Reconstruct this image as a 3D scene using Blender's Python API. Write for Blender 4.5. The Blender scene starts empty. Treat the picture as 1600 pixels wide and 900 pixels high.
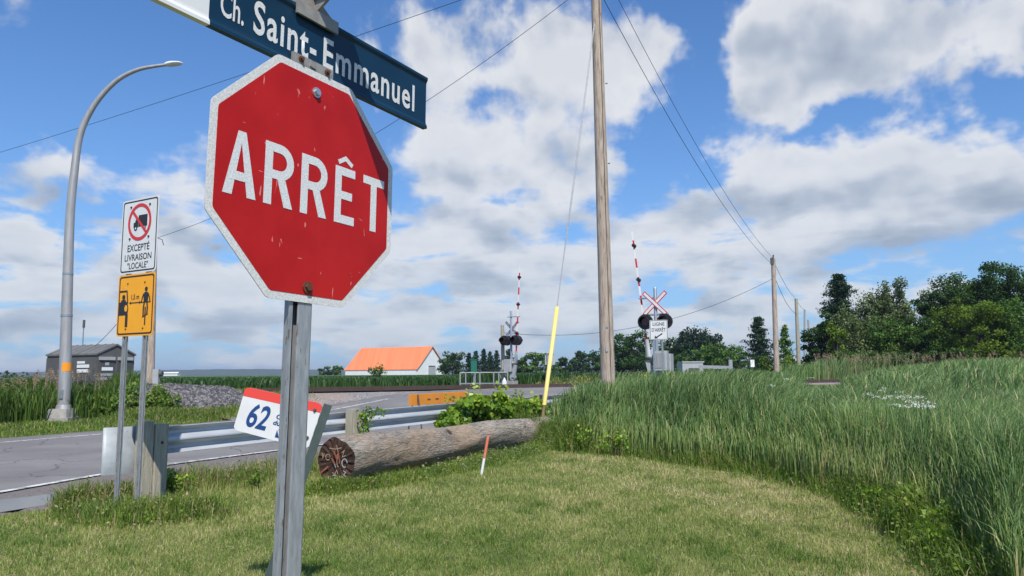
import bpy, math, random
import numpy as np
from mathutils import Vector, Matrix
rng = np.random.default_rng(11); random.seed(5)
R = math.radians
scene = bpy.context.scene
col = scene.collection

# ------------------------------------------------------------------ camera, sky, sun, exposure
EYE = 1.4
FPX = 1150.0
PIT = math.atan(133/FPX); ROL = R(0.4)
cp, sp, cr, sr = math.cos(PIT), math.sin(PIT), math.cos(ROL), math.sin(ROL)
# rows of world->camera, world = (X right, Y forward, Z up)
r_right = Vector((cr, sp*sr, -cp*sr)).normalized()
r_fwd = Vector((0, cp, sp)).normalized()
r_up = r_right.cross(r_fwd).normalized()
r_right = Vector((cr, -sr*(-sp), -sr*cp)).normalized()
r_up = r_right.cross(r_fwd).normalized()
cam = bpy.data.cameras.new('camera'); camo = bpy.data.objects.new('camera', cam); col.objects.link(camo)
cam.sensor_width = 36; cam.lens = FPX*36/1600; cam.clip_end = 20000; cam.clip_start = 0.05
M = Matrix.Identity(4)
for i in range(3):
    M[i][0] = r_right[i]; M[i][1] = r_up[i]; M[i][2] = -r_fwd[i]
M.translation = (0, 0, EYE)
camo.matrix_world = M
scene.camera = camo

SUN = Vector((0.20, -0.80, 1.05)).normalized()      # direction towards the sun
sun_el = math.asin(SUN.z); sun_az = math.atan2(SUN.x, SUN.y)
sl = bpy.data.lights.new('sun', 'SUN'); so = bpy.data.objects.new('sun', sl); col.objects.link(so)
sl.energy = 4.2; sl.angle = R(0.5); sl.color = (1, 0.955, 0.88)
so.rotation_mode = 'QUATERNION'; so.rotation_quaternion = SUN.to_track_quat('Z', 'Y'); so.location = (0, 0, 60)
scene.view_settings.view_transform = 'Standard'; scene.view_settings.look = 'None'
scene.view_settings.exposure = 0.32; scene.view_settings.gamma = 1; scene.view_settings.use_curve_mapping = False
scene.cycles.max_bounces = 6; scene.cycles.transparent_max_bounces = 8
scene.cycles.use_denoising = True

def ray(px, py):
    return (r_right*((px-800)/FPX) + r_up*(-(py-450)/FPX) + r_fwd)
def at(px, py, Y):                       # the point seen at a picture position, Y metres ahead
    d = ray(px, py); return Vector((0, 0, EYE)) + d*(Y/d.y)
def on(px, py, z=0.0):                   # the ground point seen there
    d = ray(px, py); return Vector((0, 0, EYE)) + d*((z-EYE)/d.z)

class NT:
    def __init__(s, tree): s.t = tree; s.n = tree.nodes; s.l = tree.links
    def new(s, typ, **kw):
        n = s.n.new(typ)
        for k, v in kw.items(): setattr(n, k, v)
        return n
    def put(s, sock, v):
        if v is None: return
        if isinstance(v, bpy.types.NodeSocket): s.l.new(v, sock)
        else:
            if isinstance(v, (tuple, list)) and len(v) == 3 and sock.type == 'RGBA': v = (*v, 1)
            sock.default_value = v
    def math(s, op, a, b=None, c=None, clamp=False):
        n = s.new('ShaderNodeMath', operation=op, use_clamp=clamp)
        s.put(n.inputs[0], a); s.put(n.inputs[1], b); s.put(n.inputs[2], c); return n.outputs[0]
    def mix(s, f, a, b, bt='MIX'):
        n = s.new('ShaderNodeMix', data_type='RGBA', blend_type=bt)
        s.put(n.inputs[0], f); s.put(n.inputs[6], a); s.put(n.inputs[7], b); return n.outputs[2]
    def noise(s, vec, scale, detail=4, rough=0.55, dist=0, lac=2.0, dim='3D'):
        n = s.new('ShaderNodeTexNoise', noise_dimensions=getattr(s, 'dim', dim)); s.put(n.inputs['Vector'], vec); n.inputs['Scale'].default_value = scale
        n.inputs['Detail'].default_value = detail; n.inputs['Roughness'].default_value = rough
        n.inputs['Distortion'].default_value = dist; n.inputs['Lacunarity'].default_value = lac
        return n.outputs[0]
    def step(s, v, a, b):
        n = s.new('ShaderNodeMapRange', interpolation_type='SMOOTHSTEP'); s.put(n.inputs[0], v)
        s.put(n.inputs[1], a); s.put(n.inputs[2], b); return n.outputs[0]
    def ramp(s, v, stops):
        n = s.new('ShaderNodeValToRGB'); s.put(n.inputs[0], v); cr_ = n.color_ramp
        while len(cr_.elements) < len(stops): cr_.elements.new(0.5)
        for e, (p, c) in zip(cr_.elements, stops): e.position = p; e.color = (*c, 1)
        return n.outputs[0]
    def combine(s, x, y, z):
        n = s.new('ShaderNodeCombineXYZ'); s.put(n.inputs[0], x); s.put(n.inputs[1], y); s.put(n.inputs[2], z); return n.outputs[0]
    def mapping(s, vec, scale=(1, 1, 1), rot=(0, 0, 0), loc=(0, 0, 0)):
        n = s.new('ShaderNodeMapping'); s.put(n.inputs[0], vec); n.inputs[1].default_value = loc
        n.inputs[2].default_value = rot; n.inputs[3].default_value = scale; return n.outputs[0]

# ---- world: physical sky with drifting cumulus
w = bpy.data.worlds.new('World'); w.cycles.sampling_method = 'MANUAL'; w.cycles.sample_map_resolution = 512; scene.world = w; w.use_nodes = True
N = NT(w.node_tree); N.n.clear(); N.dim = '2D'
sky = N.new('ShaderNodeTexSky', sky_type='NISHITA'); sky.sun_disc = False
sky.sun_elevation = sun_el; sky.sun_rotation = sun_az; sky.air_density = 1.0; sky.dust_density = 0.35; sky.ozone_density = 2.2
tc = N.new('ShaderNodeTexCoord'); sx = N.new('ShaderNodeSeparateXYZ'); N.put(sx.inputs[0], tc.outputs['Generated'])
X, Y, Z = sx.outputs
Zc = N.math('MAXIMUM', Z, 0.0)
az = N.math('ARCTAN2', X, Y); el = N.math('ARCSINE', Zc)
def plane(dz):
    return N.combine(N.math('MULTIPLY', az, 3.1), N.math('MULTIPLY', N.math('LOGARITHM', N.math('ADD', el, 0.17+dz), 2.718), 1.9), 0.0)
P2 = plane(0.0); P2u = plane(0.035)
def vor(vec, sc):
    v = N.new('ShaderNodeTexVoronoi', feature='SMOOTH_F1', voronoi_dimensions='2D'); N.put(v.inputs['Vector'], vec); v.inputs['Scale'].default_value = sc; v.inputs['Smoothness'].default_value = .6; return v.outputs['Distance']
def puff(vec, det):
    nn = N.new('ShaderNodeTexNoise', noise_dimensions='2D'); N.put(nn.inputs['Vector'], vec); nn.inputs['Scale'].default_value = 3.0; nn.inputs['Detail'].default_value = 4; nn.inputs['Roughness'].default_value = .6
    vm = N.new('ShaderNodeVectorMath', operation='MULTIPLY_ADD'); N.put(vm.inputs[0], nn.outputs[1]); vm.inputs[1].default_value = (.30, .30, 0); N.put(vm.inputs[2], vec)
    b = N.math('SUBTRACT', .55, vor(vm.outputs[0], 2.6)); c = N.math('SUBTRACT', .5, vor(vm.outputs[0], 6.0))
    o = N.math('ADD', N.math('MULTIPLY', b, .46), N.math('MULTIPLY', c, .22))
    return N.math('ADD', N.math('MULTIPLY_ADD', N.math('SUBTRACT', N.noise(vec, 2.0, det, 0.60, 0.1), .5), 1.05, .48), o)
f0 = puff(P2, 9)
def soft(vec): return N.math('ADD', N.noise(vec, 2.0, 3, .55), N.math('MULTIPLY', vor(vec, 3.2), -.35))
s0 = soft(P2); s1 = soft(P2u)
warp = N.noise(P2, 2.2, 4, 0.6)
waz = N.math('ADD', az, N.math('MULTIPLY', N.math('SUBTRACT', warp, 0.5), 0.16))
wel = N.math('ADD', el, N.math('MULTIPLY', N.math('SUBTRACT', N.noise(N.mapping(P2, loc=(7, 3, 0)), 2.4, 4, 0.6), 0.5), 0.12))
def azel(px, py):
    d = ray(px, py).normalized(); return math.atan2(d.x, d.y), math.asin(d.z)
BLOBS = [  # picture position of a cloud mass, half sizes, weight
 (35, 120, 55, 50, .20), (215, 262, 70, 32, .30), (20, 275, 75, 44, .30), (308, 226, 45, 24, .28), (60, 390, 120, 34, .18), (290, 375, 130, 34, .18),
 (640, 80, 85, 70, .34), (685, 165, 110, 65, .36), (650, 240, 95, 50, .32), (740, 210, 50, 50, .2),
 (860, 60, 100, 60, .32), (930, 130, 115, 80, .36), (830, 150, 70, 50, .30), (900, 250, 110, 50, .32), (1000, 60, 50, 50, .22),
 (1180, 60, 95, 60, .34), (1170, 130, 75, 55, .34), (1350, 60, 160, 75, .30), (1500, 35, 120, 55, .28), (1270, 120, 100, 60, .34), (1600, 10, 80, 40, .3),
 (1432, 205, 85, 48, .62), (1270, 262, 90, 30, .25), (60, 470, 200, 50, .12), (1240, 245, 60, 24, .16), (1590, 255, 40, 30, .2), (1250, 310, 190, 38, .30), (1400, 290, 80, 40, .22), (1530, 330, 100, 40, .30), (1100, 300, 60, 24, .2),
 (660, 355, 100, 38, .28), (780, 335, 70, 30, .2), (880, 345, 110, 38, .26),
 (800, 430, 1000, 80, .30), (800, 520, 1200, 55, .31), (620, 420, 220, 40, .10), (1100, 380, 220, 50, .14),
 (1078, 70, 40, 85, -.26), (1080, 190, 55, 60, -.24), (1400, 165, 120, 22, -.14), (1565, 150, 100, 34, -.26), (1290, 215, 90, 26, -.16), (360, 130, 200, 80, -.24), (80, 210, 60, 24, -.18), (150, 190, 80, 40, -.2), (170, 50, 130, 55, -.22),
 (130, 325, 110, 16, -.16), (735, 302, 80, 14, -.16), (1040, 270, 70, 22, -.16), (520, 50, 90, 60, -.2), (760, 15, 50, 22, -.12)]
bias = None
for (bx, by, rx, ry, wt) in BLOBS:
    a, e = azel(bx, by)
    u = N.math('DIVIDE', N.math('SUBTRACT', waz, a), rx/FPX*1.15); v = N.math('DIVIDE', N.math('SUBTRACT', wel, e), ry/FPX*1.15)
    g = N.math('MULTIPLY', N.math('EXPONENT', N.math('MULTIPLY', N.math('ADD', N.math('MULTIPLY', u, u), N.math('MULTIPLY', v, v)), -0.9)), wt)
    bias = g if bias is None else N.math('ADD', bias, g)
low = N.math('MULTIPLY', N.math('EXPONENT', N.math('MULTIPLY', el, -8.0)), 0.16)
lowp = N.combine(N.math('MULTIPLY', az, 7.0), N.math('MULTIPLY', el, 30.0), 0.0)
lown = N.math('MULTIPLY', N.math('MULTIPLY', N.math('SUBTRACT', N.noise(lowp, 1.3, 7, .6, .3), .46), 1.05), N.step(el, .34, .06))
cov = N.math('ADD', N.math('ADD', N.math('ADD', N.math('ADD', f0, lown), -.115), N.math('MULTIPLY', bias, 0.80)), N.math('MULTIPLY', low, .35))
dens = N.step(cov, 0.55, 0.86)
thick = N.step(cov, 0.74, 1.15)
rel = N.math('ADD', N.math('SUBTRACT', s0, s1), N.math('MULTIPLY', N.math('SUBTRACT', N.noise(P2, 7.0, 7, .62), .5), .17))
lit = N.math('ADD', 0.82, N.math('MULTIPLY', rel, 1.9), clamp=True)
lit = N.math('SUBTRACT', lit, N.math('MULTIPLY', thick, 0.24), clamp=True)
lit = N.math('ADD', lit, N.math('MULTIPLY', lown, -.55), clamp=True)
ccol = N.ramp(lit, [(0.0, (3.3, 3.8, 4.7)), (0.40, (4.8, 5.3, 6.1)), (0.70, (6.9, 7.1, 7.5)), (1.0, (8.0, 8.05, 8.2))])
lowtint = N.math('EXPONENT', N.math('MULTIPLY', el, -6.5))
ccol = N.mix(N.math('MULTIPLY', lowtint, 0.55), ccol, (3.9, 4.9, 6.3))
skyc = N.mix(1.0, sky.outputs[0], (0.64, 1.06, 1.52), 'MULTIPLY')
skyc = N.mix(N.math('MULTIPLY', N.math('EXPONENT', N.math('MULTIPLY', el, -6.0)), 0.92), skyc, (3.1, 4.6, 6.7))
final = N.mix(N.math('MULTIPLY', dens, 0.93), skyc, ccol)
bg = N.new('ShaderNodeBackground'); N.put(bg.inputs[0], final); bg.inputs[1].default_value = 0.085
ow = N.new('ShaderNodeOutputWorld'); N.l.new(bg.outputs[0], ow.inputs[0])

# ------------------------------------------------------------------ materials
MATS = {}
def mat(name, base=(0.5, 0.5, 0.5), rough=0.7, metal=0.0, var=None, vscale=5.0, vamt=0.5, detail=5, stretch=(1, 1, 1), bump=0.0, bscale=30.0,
        trans=None, tint=None, spec=0.5, spots=None, alpha=None):
    m = bpy.data.materials.new(name); m.use_nodes = True; n = NT(m.node_tree); n.n.clear()
    out = n.new('ShaderNodeOutputMaterial'); b = n.new('ShaderNodeBsdfPrincipled')
    b.inputs['Roughness'].default_value = rough; b.inputs['Metallic'].default_value = metal; b.inputs['Specular IOR Level'].default_value = spec
    tcn = n.new('ShaderNodeTexCoord'); vec = n.mapping(tcn.outputs['Object'], scale=stretch)
    c = None
    if tint is not None:
        at_ = n.new('ShaderNodeAttribute', attribute_name='tint'); c = n.ramp(at_.outputs['Fac'], tint)
    if var is not None:
        f = n.step(n.noise(vec, vscale, detail), 0.5-0.32, 0.5+0.32)
        f = n.math('MULTIPLY', f, vamt*2 if vamt < .5 else 1.0, clamp=True)
        c = n.mix(f, c if c is not None else base, var)
    if spots is not None:
        sc, ssz, scol = spots
        f = n.step(n.noise(vec, ssz, 3, 0.6), sc, sc+0.06)
        c = n.mix(f, c if c is not None else base, scol)
    n.put(b.inputs['Base Color'], c if c is not None else base)
    if bump:
        bn = n.new('ShaderNodeBump'); bn.inputs['Strength'].default_value = bump; bn.inputs['Distance'].default_value = 0.02
        n.l.new(n.noise(vec, bscale, 6, 0.6), bn.inputs['Height']); n.l.new(bn.outputs[0], b.inputs['Normal'])
    if trans:
        t = n.new('ShaderNodeBsdfTranslucent'); n.put(t.inputs[0], n.mix(1.0, c if c is not None else base, (1.25, 1.3, 0.7), 'MULTIPLY'))
        mx = n.new('ShaderNodeMixShader'); mx.inputs[0].default_value = trans
        n.l.new(b.outputs[0], mx.inputs[1]); n.l.new(t.outputs[0], mx.inputs[2]); n.l.new(mx.outputs[0], out.inputs[0])
    else: n.l.new(b.outputs[0], out.inputs[0])
    MATS[name] = m; return m

galv = mat('galvanised_steel', (0.40, 0.43, 0.46), 0.42, 0.55, var=(0.27, 0.30, 0.33), vscale=22, bump=0.05, bscale=60)
galvp = mat('galvanised_post', (0.42, 0.435, 0.44), 0.5, 0.35, var=(0.24, 0.25, 0.26), vscale=9, stretch=(6, 6, 1.2), spots=(0.62, 14, (0.20, 0.15, 0.10)), bump=0.08, bscale=50)
galvb = mat('guardrail_steel', (0.56, 0.58, 0.61), 0.45, 0.25, var=(0.40, 0.42, 0.44), vscale=3, bump=0.03, spots=(.66, 14, (.30, .26, .21)), stretch=(.6, 2, 2))
bracketm = mat('cast_bracket', (0.36, 0.34, 0.31), 0.6, 0.35, var=(0.24, 0.22, 0.2), vscale=30, bump=0.1, bscale=80)
rust = mat('rusty_bolt', (0.16, 0.06, 0.03), 0.85, 0.2, var=(0.08, 0.035, 0.02), vscale=120)
boltm = mat('bolt_steel', (0.55, 0.55, 0.56), 0.3, 0.8)
black = mat('black_paint', (0.012, 0.012, 0.013), 0.45)
blackt = mat('black_film', (0.02, 0.02, 0.022), 0.5)
whites = mat('white_sheeting', (0.72, 0.72, 0.71), 0.45, var=(0.64, 0.64, 0.63), vscale=8, spec=.3)
whitebd = mat('worn_white_border', (0.72, 0.71, 0.68), 0.5, var=(0.48, 0.475, 0.45), vscale=210, detail=1, vamt=1, spec=.3)
whiteb = mat('white_lettering', (0.74, 0.74, 0.72), 0.5, var=(0.50, 0.50, 0.49), vscale=210, detail=1, vamt=1)
blue = mat('blue_sheeting', (0.003, 0.026, 0.058), 0.4, var=(0.005, 0.034, 0.070), vscale=6, spec=.3)
navy = mat('navy_film', (0.012, 0.055, 0.20), 0.4)
orange = mat('orange_film', (0.90, 0.30, 0.01), 0.5)
yellows = mat('amber_sheeting', (0.92, 0.40, 0.008), 0.45, var=(0.86, 0.36, 0.01), vscale=6)
redt = mat('red_film', (0.60, 0.03, 0.03), 0.5)
redb = mat('red_band_film', (0.75, 0.065, 0.05), 0.4)
creosote = mat('weathered_wood', (0.44, 0.40, 0.31), 0.9, var=(0.27, 0.24, 0.18), vscale=9, stretch=(5, 5, .5), bump=0.5, bscale=18)
greenpost = mat('grey_green_paint', (0.085, 0.11, 0.105), 0.5, 0.2, var=(0.06, 0.08, 0.075), vscale=12)
concrete = mat('concrete', (0.38, 0.36, 0.33), 0.9, var=(0.25, 0.24, 0.22), vscale=6, bump=0.3)
wiremat = mat('cable', (0.03, 0.032, 0.035), 0.6)
alum = mat('aluminium_pole', (0.45, 0.44, 0.43), 0.5, 0.4, var=(0.33, 0.32, 0.31), vscale=3, stretch=(4, 4, .5))
greym = mat('light_grey_paint', (0.40, 0.41, 0.41), 0.6, var=(0.32, 0.33, 0.33), vscale=6)
darkgrey = mat('dark_grey_paint', (0.09, 0.09, 0.088), 0.6, var=(0.065, 0.065, 0.063), vscale=3)
shedwall = mat('shed_wall', (0.115, 0.112, 0.105), 0.65, var=(0.085, 0.083, 0.078), vscale=2)
shedroof = mat('shed_roof', (0.17, 0.165, 0.155), 0.6, var=(0.12, 0.118, 0.11), vscale=2)
whitep = mat('white_paint', (0.80, 0.80, 0.78), 0.6, var=(0.70, 0.70, 0.68), vscale=1.2)
greenp = mat('green_paint', (0.01, 0.13, 0.08), 0.5)
railm = mat('rusty_rail', (0.085, 0.062, 0.052), 0.7, 0.3, var=(0.07, 0.04, 0.03), vscale=3)
redlens = mat('red_lens', (0.12, 0.008, 0.008), 0.15)
barkm = mat('bark', (0.10, 0.08, 0.06), 0.95, var=(0.05, 0.04, 0.03), vscale=6, stretch=(3, 3, 1))

def custom(name, fn, rough=0.7, metal=0.0, spec=0.5):
    m = bpy.data.materials.new(name); m.use_nodes = True; n = NT(m.node_tree); n.n.clear()
    out = n.new('ShaderNodeOutputMaterial'); b = n.new('ShaderNodeBsdfPrincipled'); b.inputs['Roughness'].default_value = rough
    b.inputs['Metallic'].default_value = metal; b.inputs['Specular IOR Level'].default_value = spec
    tcn = n.new('ShaderNodeTexCoord'); geo = n.new('ShaderNodeNewGeometry')
    fn(n, b, tcn.outputs['Object'], geo.outputs['Position']); n.l.new(b.outputs[0], out.inputs[0]); return m
def setbump(n, b, h, st, dist=0.02):
    bn = n.new('ShaderNodeBump'); bn.inputs['Strength'].default_value = st; bn.inputs['Distance'].default_value = dist
    n.l.new(h, bn.inputs['Height']); n.l.new(bn.outputs[0], b.inputs['Normal'])

def _red(n, b, o, g):      # faded red sheeting with scratches, streaks below the bolt and chips
    c = n.mix(n.step(n.noise(o, 5, 5), .3, .7), (0.38, 0.008, 0.007), (0.46, 0.013, 0.010))
    st = n.step(n.noise(n.mapping(o, scale=(26, 1, 1.3)), 1.0, 5, .65), .56, .80)
    sep = n.new('ShaderNodeSeparateXYZ'); n.put(sep.inputs[0], o)
    cen = n.math('EXPONENT', n.math('MULTIPLY', n.math('MULTIPLY', sep.outputs[0], sep.outputs[0]), -120.0))
    c = n.mix(n.math('MULTIPLY', n.math('MULTIPLY', st, cen), .75), c, (0.26, 0.02, 0.02))
    for sc, rot, th in (((9, 1, 60), .5, .70), ((55, 1, 8), .2, .69), ((40, 1, 10), -.35, .71)):
        s_ = n.step(n.noise(n.mapping(o, scale=sc, rot=(0, rot, 0)), 1.0, 3, .6), th, th+.025)
        c = n.mix(n.math('MULTIPLY', s_, .65), c, (0.70, 0.30, 0.28))
    ch = n.step(n.noise(n.mapping(o, scale=(1, 1, .6)), 24, 3, .6), .70, .73)
    c = n.mix(n.math('MULTIPLY', ch, .7), c, (0.68, 0.30, 0.30))
    n.put(b.inputs['Base Color'], c)
redm = custom('red_sheeting', _red, 0.42, spec=.22)
def _wood(n, b, o, g):     # sun bleached pole, vertical cracks
    a = n.noise(n.mapping(o, scale=(7, 7, .8)), 3, 7, .65, .3)
    c = n.ramp(a, [(.25, (0.15, 0.105, 0.08)), (.48, (0.38, 0.30, 0.235)), (.7, (0.52, 0.43, 0.35))])
    k = n.step(n.noise(n.mapping(o, scale=(30, 30, .9)), 1.6, 4, .6), .60, .68)
    c = n.mix(n.math('MULTIPLY', k, .75), c, (0.07, 0.05, 0.04))
    kn = n.step(n.noise(n.mapping(o, scale=(1, 1, .5)), 6, 2, .5), .68, .74)
    c = n.mix(n.math('MULTIPLY', kn, .6), c, (0.13, 0.08, 0.05))
    n.put(b.inputs['Base Color'], c); setbump(n, b, a, .6)
polewood = custom('bleached_pole_wood', _wood, .9)
def _log(n, b, o, g):
    a = n.math('ADD', n.math('MULTIPLY', n.noise(n.mapping(o, scale=(2.2, 9, 9)), 2.4, 7, .68, 1.6), .65), n.math('MULTIPLY', n.noise(o, 2.2, 5, .7), .35))
    c = n.ramp(a, [(.30, (0.07, 0.055, 0.045)), (.43, (0.25, 0.21, 0.17)), (.56, (0.40, 0.36, 0.30)), (.75, (0.47, 0.43, 0.37))])
    k = n.step(n.noise(n.mapping(o, scale=(1.3, 20, 20)), 2.0, 5, .65, 2.8), .535, .575)
    c = n.mix(n.math('MULTIPLY', k, .85), c, (0.06, 0.045, 0.036))
    v = n.new('ShaderNodeTexVoronoi'); v.inputs['Scale'].default_value = 1.6; n.put(v.inputs['Vector'], o); c = n.mix(n.math('SUBTRACT', 1.0, n.step(v.outputs['Distance'], .05, .13)), c, (0.06, 0.035, 0.022))
    c = n.mix(n.math('MULTIPLY', n.step(n.noise(o, 1.1, 3), .45, .62), .5), c, (0.36, 0.23, 0.13))
    n.put(b.inputs['Base Color'], c); setbump(n, b, a, 1.0, .06)
logwood = custom('weathered_log_wood', _log, .95)
def _logend(n, b, o, g):
    a = n.noise(o, 7, 6, .65, 1.2)
    c = n.ramp(a, [(.3, (0.016, 0.009, 0.007)), (.55, (0.062, 0.030, 0.018)), (.75, (0.14, 0.08, 0.045))])
    n.put(b.inputs['Base Color'], c); setbump(n, b, a, .9, .03)
logend = custom('rotted_log_end', _logend, .95)

def _asphalt(n, b, o, g):
    a = n.noise(g, 260, 3, .7); l = n.noise(g, .55, 4, .6)
    c = n.mix(n.step(l, .35, .65), (0.180, 0.165, 0.152), (0.245, 0.228, 0.210))
    c = n.mix(n.math('MULTIPLY', n.step(a, .35, .7), .5), c, (0.10, 0.10, 0.105))
    st = n.noise(n.mapping(g, rot=(0, 0, -R(59)), scale=(.12, 3.0, 1)), 1.4, 4, .6)
    c = n.mix(n.math('MULTIPLY', n.step(st, .5, .66), .35), c, (0.13, 0.13, 0.135))
    cr_ = n.new('ShaderNodeTexVoronoi', feature='DISTANCE_TO_EDGE'); cr_.inputs['Scale'].default_value = .55
    wv = n.new('ShaderNodeVectorMath', operation='ADD'); n.put(wv.inputs[0], g)
    nn = n.new('ShaderNodeTexNoise'); n.put(nn.inputs['Vector'], g); nn.inputs['Scale'].default_value = 1.5; nn.inputs['Detail'].default_value = 5
    n.put(wv.inputs[1], nn.outputs[1]); n.put(cr_.inputs['Vector'], wv.outputs[0])
    k = n.math('SUBTRACT', 1.0, n.step(cr_.outputs['Distance'], .004, .014))
    c = n.mix(n.math('MULTIPLY', k, .7), c, (0.045, 0.045, 0.047))
    n.put(b.inputs['Base Color'], c); setbump(n, b, a, .3, .01)
asphalt = custom('worn_asphalt', _asphalt, .85)
def _line(n, b, o, g):
    k = n.step(n.noise(g, 9, 6, .75), .40, .56)
    n.put(b.inputs['Base Color'], n.mix(k, (0.20, 0.195, 0.19), (0.66, 0.65, 0.62)))
linem = custom('worn_road_paint', _line, .8)
def _gravel(n, b, o, g):
    v = n.new('ShaderNodeTexVoronoi'); v.inputs['Scale'].default_value = 22; n.put(v.inputs['Vector'], g)
    s_ = n.new('ShaderNodeSeparateColor'); n.put(s_.inputs[0], v.outputs['Color'])
    c = n.ramp(s_.outputs[0], [(0, (0.12, 0.115, 0.115)), (.5, (0.22, 0.205, 0.20)), (1, (0.42, 0.39, 0.37))])
    c = n.mix(n.math('MULTIPLY', n.step(n.noise(g, .5, 4), .42, .62), .6), c, (0.34, 0.25, 0.19))
    n.put(b.inputs['Base Color'], c); setbump(n, b, v.outputs['Distance'], 1.0, .03)
gravelm = custom('ballast_gravel', _gravel, .95)
def _pile(n, b, o, g):
    v = n.new('ShaderNodeTexVoronoi'); v.inputs['Scale'].default_value = 19; n.put(v.inputs['Vector'], g)
    s_ = n.new('ShaderNodeSeparateColor'); n.put(s_.inputs[0], v.outputs['Color'])
    c = n.ramp(s_.outputs[0], [(0, (0.05, 0.047, 0.05)), (.5, (0.11, 0.105, 0.108)), (1, (0.27, 0.25, 0.25))])
    n.put(b.inputs['Base Color'], c); setbump(n, b, v.outputs['Distance'], 1.0, .06)
pilem = custom('crushed_stone', _pile, .95)
def _dirt(n, b, o, g):
    a = n.noise(g, 45, 5, .75)
    c = n.ramp(a, [(.3, (0.10, 0.085, 0.075)), (.55, (0.19, 0.165, 0.15)), (.75, (0.33, 0.30, 0.28))])
    n.put(b.inputs['Base Color'], c); setbump(n, b, a, .8, .02)
dirtm = custom('gravelly_dirt', _dirt, .95)
def _ground(n, b, o, g):
    l = n.noise(g, .35, 5, .6); f = n.noise(g, 14, 5, .7)
    c = n.ramp(l, [(.35, (0.085, 0.115, 0.028)), (.52, (0.14, 0.15, 0.045)), (.68, (0.22, 0.19, 0.08))])
    c = n.mix(n.math('MULTIPLY', n.step(f, .40, .66), .6), c, (0.13, 0.105, 0.05))
    n.put(b.inputs['Base Color'], c); setbump(n, b, f, .7, .03)
groundm = custom('earth_and_grass', _ground, .95)
def _water(n, b, o, g):
    n.put(b.inputs['Base Color'], (0.035, 0.032, 0.03)); setbump(n, b, n.noise(g, 6, 3), .02, .01)
waterm = custom('puddle_water', _water, .03)

grassm = mat('lawn_blades', tint=[(0, (0.066, 0.140, 0.024)), (.35, (0.180, 0.262, 0.052)), (.65, (0.36, 0.375, 0.115)), (1, (0.66, 0.55, 0.34))], rough=.65, trans=.3, spec=.25)
reedm = mat('reed_leaves', tint=[(0, (0.036, 0.074, 0.024)), (.45, (0.112, 0.196, 0.062)), (.8, (0.22, 0.32, 0.092)), (1, (0.44, 0.40, 0.19))], rough=.5, trans=.28, spec=.32)
weedm = mat('weed_leaves', tint=[(0, (0.045, 0.09, 0.015)), (.5, (0.13, 0.22, 0.032)), (.85, (0.27, 0.34, 0.055)), (1, (0.42, 0.32, 0.19))], rough=.55, trans=.35, spec=.35)
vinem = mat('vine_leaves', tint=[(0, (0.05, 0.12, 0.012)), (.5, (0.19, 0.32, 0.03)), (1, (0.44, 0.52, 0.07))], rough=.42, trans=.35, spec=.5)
tanm = mat('dry_plumes', tint=[(0, (0.20, 0.13, 0.075)), (.5, (0.33, 0.23, 0.15)), (1, (0.48, 0.37, 0.26))], rough=.9, trans=.3)
cornm = mat('corn_leaves', tint=[(0, (0.014, 0.042, 0.010)), (.5, (0.036, 0.090, 0.017)), (1, (0.084, 0.168, 0.034))], rough=.5, trans=.25)
floww = mat('white_petals', (0.62, 0.63, 0.57), .7, trans=.2)
flowy = mat('yellow_petals', (0.85, 0.52, 0.03), .7)
TM = {
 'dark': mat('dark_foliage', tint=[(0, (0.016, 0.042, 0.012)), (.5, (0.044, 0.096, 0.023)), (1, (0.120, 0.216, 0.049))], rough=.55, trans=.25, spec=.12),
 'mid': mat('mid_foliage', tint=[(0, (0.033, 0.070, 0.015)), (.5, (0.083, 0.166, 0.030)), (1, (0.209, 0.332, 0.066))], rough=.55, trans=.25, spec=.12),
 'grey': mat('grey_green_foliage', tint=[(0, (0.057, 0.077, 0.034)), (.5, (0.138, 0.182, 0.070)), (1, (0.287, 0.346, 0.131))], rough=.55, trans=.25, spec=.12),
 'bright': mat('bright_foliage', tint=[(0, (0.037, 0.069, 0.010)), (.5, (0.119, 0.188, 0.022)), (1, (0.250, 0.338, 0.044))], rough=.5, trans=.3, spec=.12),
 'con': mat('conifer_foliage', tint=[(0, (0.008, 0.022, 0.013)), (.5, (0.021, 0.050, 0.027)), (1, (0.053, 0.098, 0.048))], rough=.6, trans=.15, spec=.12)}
hillm = mat('wooded_hills', (0.045, 0.075, 0.06), 1.0, var=(0.03, 0.055, 0.045), vscale=.01)
roofm = custom('orange_metal_roof', lambda n, b, o, g: n.put(b.inputs['Base Color'], n.mix(n.step(n.noise(n.mapping(o, scale=(1.5, .05, .05)), 1, 3), .35, .65), (0.80, 0.20, 0.075), (0.86, 0.235, 0.095))), .55)

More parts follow.
